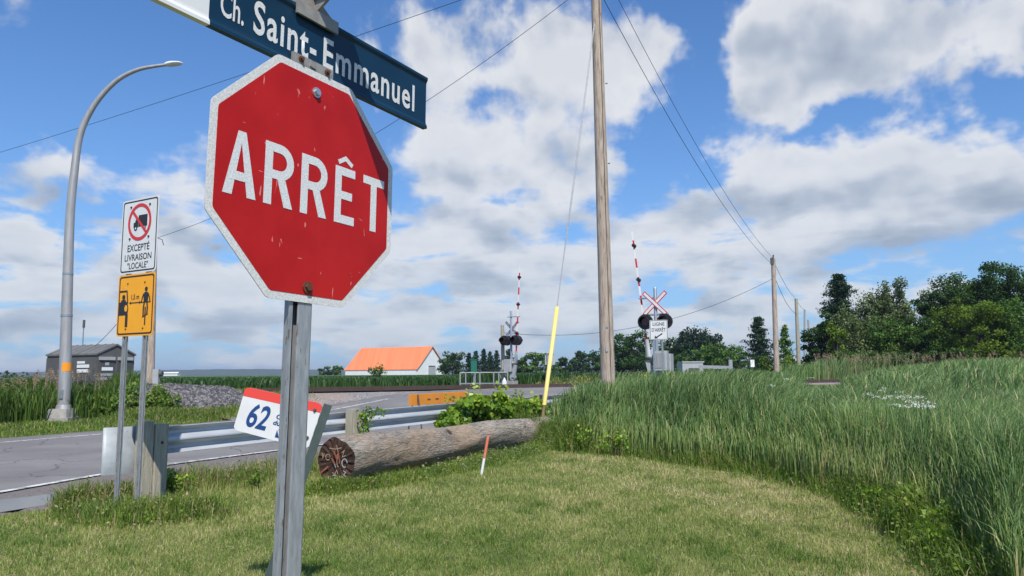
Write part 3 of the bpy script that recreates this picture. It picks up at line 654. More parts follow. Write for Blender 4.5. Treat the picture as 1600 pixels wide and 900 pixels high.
for px_, py_ in ((492, 641), (480, 684)):
    u_, v_ = cpt(px_, py_); bolt(pc, u_, -.003, v_, .011, darkgrey)

# ------------------------------------------------------------------ guardrail
gr = thing('guardrail', 'galvanised w-beam guardrail on wooden posts along the near edge of the road', 'guardrail', (A0[0], A0[1], 0), math.atan2(D[1], D[0]))
# local: x along the road, -y towards the lawn, z up
def topz(s_): return .81+.0085*s_+(.08*float(sm(s_, 9, 16)))
W = [(-.020, 0), (-.032, -.004), (.040, -.052), (.044, -.066), (.040, -.088), (-.030, -.130), (-.040, -.150), (-.040, -.166), (-.030, -.182), (.040, -.224), (.044, -.246), (.040, -.262), (-.034, -.308), (-.020, -.312)]
me = MB(); xs = [-.04+i*.5 for i in range(27)]; V = []
for x in xs:
    for y, z in W: V.append((x, y+.10, topz(x)+z))
    for y, z in W[::-1]: V.append((x, y+.104, topz(x)+z))
k = 2*len(W); F = []
for i in range(len(xs)-1):
    for j in range(k): F.append((i*k+j, i*k+(j+1) % k, (i+1)*k+(j+1) % k, (i+1)*k+j))
me.add(V, F, 0, False); me.build('beam', galvb, gr)
me = MB()                                                        # flared flat end piece
pts = []
for i in range(13):
    f = i/12; x = .0-.42*f; y = .11-.05*math.sin(f*math.pi*.5)+.10*f*f
    pts.append((x, y))
V = [(x, y, z) for x, y in pts for z in (.33, .84)]+[(x, y+.005, z) for x, y in pts for z in (.33, .84)]
m_ = len(pts)*2; F = [(2*i, 2*i+2, 2*i+3, 2*i+1) for i in range(12)]+[(m_+2*i, m_+2*i+1, m_+2*i+3, m_+2*i+2) for i in range(12)]+[(2*i+1, 2*i+3, m_+2*i+3, m_+2*i+1) for i in range(12)]+[(24, m_+24, m_+25, 25), (0, 1, m_+1, m_)]
me.add(V, F, 0, True); me.build('end_piece', mat('end_piece_steel', (0.36, 0.385, 0.39), .55, .2, var=(.27, .29, .295), vscale=9, spots=(.66, 30, (.22, .19, .15))), gr)
SP = [.10, 3.27, 6.1, 8.98, 11.9]
for i, s_ in enumerate(SP):
    me = MB(); zt_ = topz(s_)+.045; me.bbox((s_, -.03, (zt_-.5)/2), (.16, .17, zt_+.5), .008)
    p = me.build('post', creosote, gr)
    b = MB().bbox((s_, .058+.006-.006, topz(s_)-.16), (.14, .0, .36) if False else (.15, .005, .36), .001).build('spacer', creosote, gr) if i else MB().bbox((s_-.15, -.02, .42), (.13, .15, .95), .008).build('spacer', creosote, gr)
    bolt(gr, s_, -.115, topz(s_)-.16, .017, rust)
    for bx_, bz_ in ((.18, .05), (.18, .27), (.30, .05), (.30, .27)): bolt(gr, s_+bx_, .075, topz(s_)-bz_, .012, boltm, 'splice_bolt')

# ------------------------------------------------------------------ old log on the grass
az_ = R(26); ld = Vector((math.sin(az_), math.cos(az_), 0)); lp = at(525, 721, 9.2)
lg = thing('log', 'thick weathered grey log lying in the grass with a dark painted end', 'log', (lp.x, lp.y, 0), math.atan2(ld.y, ld.x))
n1, n2 = 90, 48; V = []; rg = np.random.default_rng(3); ph = rg.uniform(0, 6, 8)
for i in range(n1+1):
    x = 8.2*i/n1; r = .285-.075*i/n1; cz_ = lp.z-.03*i/n1
    for k in range(n2):
        a_ = 2*math.pi*k/n2; rr = r*(1+.022*math.sin(5*a_+ph[0]+x*1.3)+.018*math.sin(9*a_+ph[1]+3*x)+.025*math.sin(3*a_+x*2+ph[2])+.012*rg.normal()*(0 < i < n1)-.05*math.exp(-((a_-1.9-.15*math.sin(x*2))/.10)**2)); V.append((x, rr*math.cos(a_)+.05*math.sin(x*.7), cz_+rr*math.sin(a_)+.02*math.sin(x*1.9)))
F = [(i*n2+k, (i+1)*n2+k, (i+1)*n2+(k+1) % n2, i*n2+(k+1) % n2) for i in range(n1) for k in range(n2)]
me = MB(); me.add(V, F, 0, True); me.add(V[-n2:], [list(range(n2))]); me.build('trunk', logwood, lg)
me = MB(); ring2 = [(-.0, y, z) for _, y, z in V[:n2]]; c0 = Vector((0, 0, lp.z)); inn = [(.012*math.sin(k*2.3), y*.88, lp.z+(z-lp.z)*.88) for k, (_, y, z) in enumerate(ring2)]
me.add(ring2+inn+[(.02, 0, lp.z)], [(k, (k+1) % n2, n2+(k+1) % n2, n2+k) for k in range(n2)]+[(n2+k, n2+(k+1) % n2, 2*n2) for k in range(n2)]); ce = me.build('cut_end', logend, lg)
def scrib(lst, m, wd, dx):
    for l_ in lst:
        me = MB(); me.stroke(l_, wd, 0); me.v = [(-.018-dx, -x, lp.z+z) for x, _, z in me.v]; me.build('paint_mark', m, ce)
chalk = mat('chalk_paint', (0.42, 0.30, 0.20), .9); rp = mat('faded_red_paint', (0.38, 0.10, 0.05), .9, var=(.2, .07, .04), vscale=20); gp_ = mat('pale_grey_paint', (0.50, 0.51, 0.50), .9, var=(.3, .3, .3), vscale=20)
scrib([[(-.20, .10), (-.19, .03), (-.17, .09)], arc(-.11, .05, .035, .035, 0, 320), [(-.09, .16), (0, .15), (.10, .17)], [(.02, .20), (.05, .10)], [(.10, .11), (.14, .14), (.11, .06), (.16, .08)], arc(.05, .0, .02, .06, 60, 300), [(-.04, -.13), (.0, -.15), (.03, -.10), (.05, -.15)]], chalk, .008, .002)
scrib([[(-.24, -.17), (-.17, -.11), (-.10, -.06)], [(-.02, .13), (.02, .05), (.05, .10), (.07, .02), (.07, -.02)], [(-.05, .04), (0, -.03)]], rp, .020, .004)
scrib([arc(.15, -.01, .04, .05, 0, 300), [(-.10, -.20), (-.06, -.215)], [(.0, -.19), (.05, -.21), (.03, -.235), (.09, -.22)], [(.0, -.03), (.015, -.07)], [(.13, -.10), (.17, -.12), (.14, -.15), (.18, -.17)], [(.07, -.17), (.13, -.19), (.16, -.23)], [(-.03, -.165), (.03, -.16)]], gp_, .011, .006)

# ------------------------------------------------------------------ marker stake, big pole with guy, wires
sb = on(752, 742, 0.0); stp = at(763, 680, sb.y)
ms = thing('marker_stake', 'small red and white marker stake leaning in the grass before the log', 'stake', sb)
dv = stp-sb; MB().tube([(-dv.x*.1, 0, -.06), dv*.42], .020, 8).build('white_section', whitep, ms); MB().tube([dv*.42, dv], .021, 8).build('red_section', mat('red_stake_paint', (0.72, 0.14, 0.07), .6, var=(.62, .26, .18), vscale=20), ms)

PB = Vector((2.13, 16.5, 0.0)); PT = Vector((2.03, 16.5, 11.2))
up_ = thing('utility_pole', 'tall bleached wooden utility pole rising out of the top of the picture', 'utility pole', PB)
n_ = 14; pts = [(PT-PB)*(i/n_) for i in range(n_+1)]; pts[0] = Vector((0, 0, -.3)); MB().tube(pts, [.170-.055*i/n_ for i in range(n_+1)], 24).build('pole', polewood, up_)
d_ = PT-PB; MB().tube([d_*.93+Vector((.0, -.13, 0)), d_*.93+Vector((0, -.26, .02))], .03, 10).build('insulator', greym, up_); MB().tube([d_*.985, d_*.985+Vector((0, 0, .35))], [.06, .04], 10).build('insulator', greym, up_)
q1 = PT-PB
MB().tube([q1*f+Vector((.05, -(.178-.055*f)-.004, 0)) for f in (0, .1, .2, .35, .5, .7, .95)], .006, 5).build('ground_wire', darkgrey, up_)
MB().box(q1*.17+Vector((-.02, -.172, 0)), (.06, .006, .09)).build('tag_plate', alum, up_); MB().box(q1*.215+Vector((.0, -.170, 0)), (.04, .006, .04)).build('tag_plate', boltm, up_)
for zf in (.55, .72): MB().tube([q1*zf+Vector((.145, -.06, 0)), q1*zf+Vector((.19, -.08, 0))], .012, 6).build('step_bolt', rust, up_)
ANC = on(843, 690, .06); GT = PB+(PT-PB)*.895
gw = thing('guy_wire', 'steel guy wires with a long yellow plastic guard left of the tall wooden pole', 'guy wire', ANC)
gd = GT-ANC; me = MB()
g0 = at(875, 484, ANC.y+.55)-ANC
me.tube([Vector((0, 0, -.1)), gd*.03], .012, 8); me.tube([gd*.03, gd], .009, 6); me.tube([gd*.28, gd*.6+Vector((.03, .0, .0)), gd*.955+Vector((.02, 0, .02))], .008, 6); me.build('strand', galvp, gw)
f0_, f1_ = .070, .270; sidev = Vector((1, -.1, 0)).normalized(); gdn = gd.normalized(); outv = sidev.cross(gdn).normalized()
def gpt(f, a_, rr): return gd*f+sidev*math.cos(a_)*rr+outv*math.sin(a_)*rr
me = MB(); K = 12; V = [gpt(f, math.pi*k/K-math.pi*0, .043) for f in (f0_, f1_) for k in range(K+1)]+[gpt(f, math.pi*k/K, .037) for f in (f0_, f1_) for k in range(K+1)]; q = K+1
F = [(k, k+1, q+k+1, q+k) for k in range(K)]+[(2*q+k, 3*q+k, 3*q+k+1, 2*q+k+1) for k in range(K)]+[(q+k, q+k+1, 3*q+k+1, 3*q+k) for k in range(K)]+[(0, q, 3*q, 2*q), (K, 2*q+K, 3*q+K, q+K)]
me.add(V, F, 0, True); me.build('yellow_guard', mat('yellow_plastic', (0.84, 0.66, 0.20), .45, var=(.78, .60, .18), vscale=4), gw)
V2 = [gpt(f, math.pi*k/K, .034) for f in (.0, .085) for k in range(K+1)]; me = MB(); me.add(V2, [(k, k+1, q+k+1, q+k) for k in range(K)], 0, True); me.build('lower_guard', mat('dirty_guard', (.10, .08, .06), .8, var=(.3, .22, .1), vscale=14), gw)
f_ = .036; oo = gpt(f_, math.pi/2, .040); me = MB(); me.tube([oo-gdn*.09, oo+gdn*.09], .02, 6); me.build('reflective_sticker', mat('sticker', (.62, .52, .30), .5), gw)

def cable(a, b, sag, r, label, n=28, group=None):
    pts = [a.lerp(b, i/n)-Vector((0, 0, sag*4*(i/n)*(1-i/n))) for i in range(n+1)]
    o = MB().tube([p-a for p in pts], r*.62, 5).build('overhead_cable', wiremat); o.location = a; return tag(o, label, 'cable', group)

# poles along the line on the right
def wpole(px0, pyt, Yd, r, label, name='utility_pole', grp='wooden poles receding on the right', dpx=5, m=polewood):
    tpp = at(px0, pyt, Yd); bx = at(px0+dpx, 575, Yd); bz = float(gz(bx.x, Yd)); b = Vector((bx.x, Yd, bz))
    e = thing(name, label, 'utility pole', b, 0, grp); dd = tpp-b
    MB().tube([Vector((0, 0, -.3)), dd*.5, dd], [r*1.15, r, r*.85], 12).build('pole', m, e); return e, b, tpp
e1, b1, t1 = wpole(1208, 404, 39, .13, 'pale wooden pole with cables, nearest of those receding on the right')
MB().box(t1-b1+Vector((-.08, -.06, -.15)), (.16, .12, .35)).build('insulator', darkgrey, e1); MB().tube([t1-b1, t1-b1+Vector((.02, 0, .2))], .04, 8).build('insulator', darkgrey, e1)
e2, b2_, t2 = wpole(1244, 467, 60, .15, 'second wooden pole of the receding row, darker brown', dpx=4, m=creosote)
e3, b3, t3 = wpole(1257.5, 484, 72, .11, 'thin pale grey pole third in the receding row', dpx=-1, m=greym)
e4, b4, t4 = wpole(1263, 500, 86, .12, 'fourth pole of the receding row, half hidden by dark shrubs', dpx=3, m=creosote)
e5, b5, t5 = wpole(1269, 514, 100, .12, 'farthest visible pole of the row before the dark shrubs', dpx=3, m=creosote)
# short pole behind the road sign
bz = on(233, 640, .3); sp_b = Vector((at(234, 600, 24).x, 24, 0)); sp_t = at(240, 326, 24)
ep = thing('utility_pole', 'short wooden service pole behind the two-post road sign', 'utility pole', sp_b)
MB().tube([Vector((0, 0, -.2)), (sp_t-sp_b)*.5, sp_t-sp_b], [.17, .15, .135], 16).build('pole', polewood, ep)
p = at(244, 589, 23.8)-sp_b; mb_ = MB().bbox(p, (.20, .18, .50), .02).build('meter_box', greym, ep); MB().tube([p+Vector((.11, 0, .1)), p+Vector((.20, 0, .1))], .09, 12).build('meter', darkgrey, mb_)
p = at(247, 372, 23.9)-sp_b; MB().tube([p+Vector((-.15, 0, .02)), p, p+Vector((.16, -.05, -.06)), p+Vector((.24, -.1, -.25))], .014, 6).build('wire_clamp', darkgrey, ep)

PTOP = PB+(PT-PB)*.985+Vector((0, 0, .3))
cable(at(244, 372, 24), PB+(PT-PB)*.955, .75, .011, 'thin cable rising from the short pole behind the stop sign to the tall pole')
cable(at(-60, 256, 30), PTOP, .15, .013, 'cable crossing the sky on the left behind the street lamp')
cable(PTOP, t1, .75, .012, 'upper of two cables from the tall pole to the pale pole at right')
cable(PB+(PT-PB)*.96+Vector((-.1, 0, 0)), t1+Vector((-.12, 0, -.25)), .8, .014, 'lower of two cables from the tall pole to the pale pole at right')
cable(t1+Vector((0, 0, -.1)), t2, .3, .018, 'top cable between the first and second receding poles')
cable(t1+Vector((0, 0, -.9)), t2+Vector((0, 0, -1.2)), .5, .022, 'lower cable between the first and second receding poles')
cable(t2, t3, .2, .02, 'cable between the second and third receding poles')
cable(t1+Vector((0, 0, -1.05)), at(786, 520, 37.2), 1.1, .018, 'low sagging cable from the pale pole across to the rail crossing post')

# ------------------------------------------------------------------ street lamp
lb = at(97, 657, 21.5); Yl = lb.y
lm_ = thing('street_lamp', 'tall grey curved-arm street lamp with an orange band on a concrete footing', 'street lamp', (lb.x, Yl, 0))
me = MB(); me.prism([(-.36, -.34), (.36, -.34), (.36, .34), (-.36, .34)], -.2, .22); me.add([(-.30, -.3, .22), (.30, -.3, .22), (.3, .3, .22), (-.3, .3, .22), (-.25, -.25, .47), (.25, -.25, .47), (.25, .25, .47), (-.25, .25, .47)], [(0, 1, 5, 4), (1, 2, 6, 5), (2, 3, 7, 6), (3, 0, 4, 7), (4, 5, 6, 7)]); me.build('footing', concrete, lm_)
way = [(99, 640), (101, 600), (104, 500), (107, 400), (110, 330), (116, 270), (124, 215), (138, 180), (158, 150), (185, 124), (215, 109), (245, 103), (262, 101)]
pts = [at(x, y, Yl)-Vector((lb.x, Yl, 0)) for x, y in way]
# the arm reaches out over the road: swing its upper part slightly towards it
rads = [.17, .165, .15, .135, .122, .112, .10, .09, .08, .07, .06, .05, .045]
def smoothp(P, Q, sub=4):
    oP, oQ = [], []
    for i in range(len(P)-1):
        p0, p1, p2, p3 = P[max(i-1, 0)], P[i], P[i+1], P[min(i+2, len(P)-1)]
        for k in range(sub):
            t_ = k/sub; oP.append(.5*((2*p1)+(p2-p0)*t_+(2*p0-5*p1+4*p2-p3)*t_*t_+(3*p1-p0-3*p2+p3)*t_**3)); oQ.append(Q[i]*(1-t_)+Q[i+1]*t_)
    return oP+[P[-1]], oQ+[Q[-1]]
sp_, sr_ = smoothp(pts, rads); MB().tube(sp_, sr_, 16).build('pole', alum, lm_)
me = MB(); me.tube([pts[0]-Vector((0, 0, .04)), pts[0]+Vector((0, 0, .14))], [.23, .19], 12); me.build('base_collar', alum, lm_)
pa, pb = at(102, 580, Yl), at(102.6, 567, Yl); o_ = Vector((lb.x, Yl, 0)); MB().tube([pa-o_, pb-o_], .161, 16, cap=False).build('orange_band', orange, lm_)
MB().bbox(pts[0]+Vector((.02, -.175, .45)), (.10, .02, .26), .01).build('access_plate', galv, lm_)
for zz_ in (495, 430): pa, pb = at(104.2+(495-zz_)*.03, zz_, Yl), at(104.3+(495-zz_)*.03, zz_-3.5, Yl); MB().tube([pa-o_, pb-o_], .158-(495-zz_)*.0002, 16).build('seam_band', galv, lm_)
h0, h1 = at(258, 101.5, Yl)-o_, at(285, 99.5, Yl)-o_; hd = (h1-h0)
me = MB(); sec = [(0, .05, .05), (.12, .09, .07), (.35, .13, .075), (.6, .15, .055), (.85, .12, .04), (1, .04, .02)]; V = []
for f, wy, hz in sec:
    for k in range(12):
        a_ = 2*math.pi*k/12; V.append(h0+hd*f+Vector((0, wy*math.cos(a_), hz*math.sin(a_)+.02)))
me.add(V, [(i*12+k, i*12+(k+1) % 12, (i+1)*12+(k+1) % 12, (i+1)*12+k) for i in range(5) for k in range(12)]+[tuple(range(60, 72))], 0, True); me.build('lamp_head', whitep, lm_)

# ------------------------------------------------------------------ rail crossing signals
def signal(name, label, loc, rz, mastH, tipz, lean, front, cab):
    e = thing(name, label, 'crossing signal', loc, rz, 'rail crossing signals')
    MB().bbox((0, 0, .12), (.5, .5, .3), .03).build('footing', concrete, e)
    MB().tube([(0, 0, .2), (0, 0, mastH), (0, 0, mastH+.06)], [.06, .055, .03], 12).build('mast', galv, e)
    MB().tube([(-.42, -.02, 2.48), (.42, -.02, 2.48)], .03, 8).build('crossarm', galv, e); MB().tube([(-.55, .05, mastH-.28), (.18, .05, mastH-.28)], .022, 6).build('crossarm', galv, e)
    cb = MB()
    for sg in (-1, 1):
        rot = Matrix.Rotation(R(45*sg), 3, 'Y'); cb.box((0, -.085-.006*sg, 2.83), (1.02, .008, .135), rot)
    cbo = cb.build('crossbuck', redt if True else whites, e)
    cw = MB()
    for sg in (-1, 1):
        rot = Matrix.Rotation(R(45*sg), 3, 'Y'); cw.box((0, -.093-.006*sg-.003, 2.83), (.95, .004, .078), rot)
    cw.build('white_face', whites, cbo)
    cg = MB()
    for sg in (-1, 1):
        rot = Matrix.Rotation(R(45*sg), 3, 'Y'); cg.box((0, -.079-.006*sg+.004, 2.83), (1.0, .004, .12), rot)
    cg.build('metal_back', galv, cbo)
    for sx in (-1, 1):
        me = MB(); x = .31*sx; z = 2.25
        me.tube([(x, -.16, z), (x, -.152, z), (x, -.02, z), (x, .10, z)], [.245, .245, .235, .09], 24)
        lh = me.build('signal_light', black, e)
        me = MB(); K = 16; V = []
        for y_ in (-.16, -.40 if front else -.36):
            for k in range(K+1):
                a_ = R(-20+220*k/K); V.append((x+.15*math.cos(a_), y_, z+.15*math.sin(a_)))
        me.add(V, [(k, k+1, K+2+k, K+1+k) for k in range(K)], 0, True); me.build('hood', black, lh)
        MB().tube([(x, -.165, z), (x, -.18, z)], .115, 20).build('lens', redlens, lh)
        me = MB(); me.tube([(x, .10, z), (x, .17, z)], [.12, .10], 16)
        if not front: me.tube([(x, .02, z), (x, .19, z)], [.235, .25], 24)
        me.build('housing', black, lh)
        if not front:
            MB().tube([(x, .19, z), (x, .20, z)], .13, 20).build('lens', redlens, lh)
            me = MB(); V = [(x+.16*math.cos(R(-20+220*k/K)), y_, z+.16*math.sin(R(-20+220*k/K))) for y_ in (.19, .42) for k in range(K+1)]; me.add(V, [(k, k+1, K+2+k, K+1+k) for k in range(K)], 0, True); me.build('hood', black, lh)
    # mechanism cabinet, gooseneck and counterweight beside the mast
    mc = MB().bbox((.12, .05, 1.02), (.42, .36, .62), .03).build('mechanism_cabinet', greym, e)
    MB().box((.12, -.137, 1.02), (.30, .012, .46)).build('door', alum, mc); MB().box((.22, -.15, 1.05), (.03, .02, .10)).build('latch', darkgrey, mc)
    me = MB(); pv = Vector((-.30, .08, 1.15)); me.tube([pv+Vector((.16, 0, -.02)), pv, pv+Vector((-.03, 0, .55))], [.09, .10, .06], 10)
    me.box(pv+Vector((.04, .06, -.42)), (.16, .10, .62), Matrix.Rotation(R(-12), 3, 'Y')); me.tube([pv+Vector((.16, .06, -.7)), pv+Vector((.16, -.06, -.7))], .16, 14); me.build('counterweight', greym, e)
    tip = Vector((-.30-lean, .08, tipz)); a_ = pv+Vector((-.03, 0, .45)); nseg = 12; ga = None
    for k in range(nseg):
        f0, f1 = k/nseg, (k+1)/nseg; p0, p1 = a_.lerp(tip, f0), a_.lerp(tip, f1); wd = .075-.04*f0; red = (k % 2 == 0)
        dd = (p1-p0); rot = dd.to_track_quat('Z', 'Y').to_matrix()
        MB().box((p0+p1)/2, (wd, .05, dd.length), rot).build('arm_stripe', redt if red else whitep, e)
    for f in (.22, .55, .86):
        p0 = a_.lerp(tip, f); me = MB(); me.tube([p0+Vector((0, -.09, .03)), p0+Vector((0, .09, .03))], .06, 10); me.box(p0+Vector((.03, 0, 0)), (.06, .06, .08)); me.build('arm_light', black, e)
    if cab:
        c_ = MB().bbox((.16, .55, .72), (.40, .5, 1.05), .03).build('equipment_case', greym, e); MB().box((.16, .285, .75), (.32, .015, .85)).build('door', alum, c_)
    return e
gp1 = at(1027, 575, 23.4); signal('crossing_signal', 'near rail crossing signal with red bordered crossbuck and raised striped gate arm', (gp1.x, 23.4, .74), R(-24), 3.3, 5.25, .42, True, True)
gp2 = at(799, 575, 36.6); signal('crossing_signal', 'far rail crossing signal seen from behind with two black lights', (gp2.x, 36.6, .76), R(149), 3.7, 5.95, .28, False, False)
# far signal's black target boards also face us
sn = thing('stop_line_sign', 'white LIGNE D\'ARRÊT sign with an arrow in front of the near crossing signal', 'road sign', (at(1031, 575, 21.6).x, 21.6, .62), R(-14))
zt_ = at(1031, 500, 21.6).z-.62; zb_ = at(1031, 531, 21.6).z-.62
pp = MB().plate(rrect(-.26, zb_, .26, zt_, .03), -.003, 0).build('sign_plate', whites, sn)
me = MB(); me.ringplate(rrect(-.25, zb_+.01, .25, zt_-.01, .03), rrect(-.237, zb_+.022, .237, zt_-.022, .02), -.0042); me.build('border', blackt, pp)
text('LIGNE', (-.17, zt_-.17, .17, zt_-.07), -.0045, blackt, 'lettering', pp, bold=.015); text('D\'ARRÊT', (-.20, zt_-.34, .20, zt_-.21), -.0045, blackt, 'lettering', pp, bold=.015)
me = MB(); me.stroke([(.10, zt_-.40), (-.06, zb_+.08)], .035, -.0046); me.plate([(-.13, zb_+.035), (-.03, zb_+.05), (-.11, zb_+.13)], -.005, -.0045); me.build('arrow_symbol', blackt, pp)
for x in (-.16, .09):
    MB().bbox((x, .03, (zt_-.3)/2-.15), (.055, .04, zt_-.1), .008).build('post', galv, sn)

# railings, green box, posts, sign back, small things at the crossing
rl = thing('railing', 'low grey pipe railing in front of the corn beside the far crossing signal', 'railing', at(718, 603, 36.0))
zb0 = .74; rl.location = (at(718, 575, 36).x, 36.0, zb0)
def rx(px_): return at(px_, 575, 36).x-rl.location.x
for px_ in (719, 727.5, 742, 749.5, 771, 779, 793): MB().tube([(rx(px_), .02*(px_-719)*.3, -.1), (rx(px_), .02*(px_-719)*.3, .72)], .035, 8).build('post', alum, rl)
MB().tube([(rx(719), 0, .70), (rx(793), .44, .70)], .022, 8).build('top_rail', alum, rl); MB().box((rx(760), .2, .17), (rx(795)-rx(740), .04, .06)).build('bottom_rail', galv, rl); MB().box((rx(727), .0, .17), (.5, .04, .06)).build('bottom_rail', galv, rl)
gb = thing('green_box', 'narrow green cabinet standing behind the grey railing', 'cabinet', (at(740.5, 575, 38.5).x, 38.5, .5))
MB().bbox((0, 0, 1.22), (.32, .25, .75), .02).build('cabinet_body', greenp, gb); MB().tube([(0, 0, 0), (0, 0, .85)], .05, 8).build('post', galv, gb); MB().box((0, 0, 1.615), (.36, .29, .04)).build('lid', greenp, gb)
cpst = thing('wooden_post', 'dark grey service post left of the far crossing signal', 'post', (at(786.5, 575, 37.2).x, 37.2, .55)); tp_ = at(785, 508, 37.2)
MB().tube([(0, 0, -.2), Vector((tp_.x-cpst.location.x, 0, tp_.z-.55))], [.11, .09], 10).build('pole', creosote, cpst)
sbk = thing('back_of_sign', 'back of a small grey sign on a thin post beyond the crossing road', 'road sign', (at(859, 575, 41).x, 41, .5)); z1_ = at(859, 555, 41).z-.5; z0_ = at(859, 570, 41).z-.5
MB().tube([(-.05, 0, -.1), (-.15, 0, z1_+.1)], .04, 8).build('post', galv, sbk); MB().box((.02, .04, (z0_+z1_)/2), (.55, .02, z1_-z0_)).build('sign_plate', greym, sbk)
hy = thing('crossing_bell_box', 'small white box at the foot of the far crossing signal', 'box', (at(788, 575, 35.8).x, 35.8, .72)); MB().bbox((0, 0, .16), (.22, .2, .32), .03).build('box_body', whitep, hy); MB().tube([(0, 0, .32), (0, 0, .46)], [.08, .03], 10).build('cap', whitep, hy)
ws = thing('white_marker_sign', 'tiny white sign in front of the dark trees left of the pale pole', 'sign', (at(1176, 575, 46).x, 46, .45)); zz = at(1176, 564, 46).z-.45; MB().box((0, 0, zz-.15), (.24, .02, .45)).build('sign_plate', whitep, ws); MB().tube([(0, .03, 0), (0, .03, zz-.2)], .025, 6).build('post', darkgrey, ws)
wf = thing('guardrail', 'short far guardrail end showing above the reeds before the trees', 'guardrail', (at(1092, 575, 44).x, 44, .5)); x2 = at(1142, 575, 44).x-wf.location.x
ztp = at(1110, 571.5, 44).z-.5
MB().box((x2/2, 0, ztp-.09), (x2, .05, .20), Matrix.Rotation(R(2), 3, 'Y')).build('beam', galvp, wf); MB().bbox((x2, .06, ztp/2+.1), (.22, .16, ztp+.5), .02).build('post', galvp, wf); MB().bbox((x2*.35, .08, ztp/2), (.16, .16, ztp), .02).build('post', creosote, wf)
wv = thing('parked_camper', 'small white camper parked in front of far dark trees', 'camper', (at(1078, 575, 62).x, 62, .45)); zz = at(1078, 566, 62).z-.45
MB().box((0, 0, zz/2+.1), (1.7, 2.0, zz-.3)).build('body', greym, wv); MB().prism([(-.85, -1.05), (.95, -1.05), (.85, 1.05), (-.75, 1.05)], zz-.04, zz+.06).build('roof', greym, wv); MB().box((.1, -1.012, zz*.62), (.9, .02, .35)).build('window', darkgrey, wv)
MB().tube([(-.5, -1.0, .22), (-.5, -.8, .22)], .25, 14).build('wheel', black, wv); MB().tube([(.5, -1.0, .22), (.5, -.8, .22)], .25, 14).build('wheel', black, wv)

# orange barricade on the shoulder
pL = at(641, 625, 14.0); pRt = at(729, 619.5, 15.6)
ob = thing('barricade', 'orange plank barricade on thin legs behind the guardrail', 'barricade', (pL.x, pL.y, 0), math.atan2(pRt.y-pL.y, pRt.x-pL.x)); LL = (Vector((pRt.x-pL.x, pRt.y-pL.y))).length
zc0 = pL.z; zc1 = pRt.z; om = mat('orange_plastic', (0.78, 0.29, 0.03), .5, var=(.68, .24, .03), vscale=6)
me = MB(); hh = .105
for (x0_, x1_) in ((0, .16), (.19, LL)):
    za, zb2 = zc0+(zc1-zc0)*x0_/LL, zc0+(zc1-zc0)*x1_/LL
    me.add([(x0_, -.04, za-hh), (x1_, -.04, zb2-hh), (x1_, .04, zb2-hh), (x0_, .04, za-hh), (x0_, -.04, za+hh), (x1_, -.04, zb2+hh), (x1_, .04, zb2+hh), (x0_, .04, za+hh)], [(3, 2, 1, 0), (4, 5, 6, 7), (0, 1, 5, 4), (1, 2, 6, 5), (2, 3, 7, 6), (3, 0, 4, 7)])
me.build('plank', om, ob)
me = MB()
for f in (.28, .42, .74, .86):
    x = LL*f; me.box((x, -.043, zc0+(zc1-zc0)*f-.005), (.09, .006, .025))
me.build('slot', darkgrey, ob)
for x in (.175, LL-.05):
    zc = zc0+(zc1-zc0)*x/LL; me = MB(); me.tube([(x, -.045, zc+.1), (x-.02, -.20, float(.05))], .016, 6); me.tube([(x, .045, zc+.1), (x-.02, .22, .05)], .016, 6); me.build('leg', darkgrey, ob)

# ------------------------------------------------------------------ signal shed and its mast
Ys = 31.0; cnr = at(150, 575, Ys); gzS = .3
sh = thing('signal_shed', 'dark grey metal equipment shed with a low gable roof and white notices', 'shed', (cnr.x, cnr.y, gzS))
# local frame: gable runs along g, long side along l
gdir = Vector((.45, .893, 0)); ldir = Vector((-.893, .45, 0))
Wg = 1.75; Lg = 3.4; hE = at(150, 552, Ys).z-gzS; hR = at(181, 541, Ys+.9).z-gzS
def SP_(a_, b_, z): return gdir*a_+ldir*b_+Vector((0, 0, z))
me = MB(); V = [SP_(0, 0, -.2), SP_(Wg, 0, -.2), SP_(Wg, 0, hE), SP_(Wg/2, 0, hR), SP_(0, 0, hE), SP_(0, Lg, -.2), SP_(Wg, Lg, -.2), SP_(Wg, Lg, hE), SP_(Wg/2, Lg, hR), SP_(0, Lg, hE)]
me.add(V, [(0, 1, 2, 3, 4), (9, 8, 7, 6, 5), (5, 0, 4, 9), (1, 6, 7, 2)]); me.build('wall', shedwall, sh)
me = MB(); ov = .05
for a0_, a1_, z0_, z1_ in ((-ov, Wg/2, hE-.07, hR+.03), (Wg+ov, Wg/2, hE-.07, hR+.03)):
    V = [SP_(a0_, -ov, z0_), SP_(a1_, -ov, z1_), SP_(a1_, Lg+ov, z1_), SP_(a0_, Lg+ov, z0_)]; V2 = [v+Vector((0, 0, .07)) for v in V]
    me.add(V+V2, [(0, 1, 2, 3), (7, 6, 5, 4), (0, 4, 5, 1), (3, 2, 6, 7), (0, 3, 7, 4), (1, 5, 6, 2)])
    for k in range(7):
        f = (k+.5)/7*Lg; q0, q1 = SP_(a0_, f, z0_+.08), SP_(a1_, f, z1_+.08); me.tube([q0, q1], .018, 4)
me.build('roof', shedroof, sh)
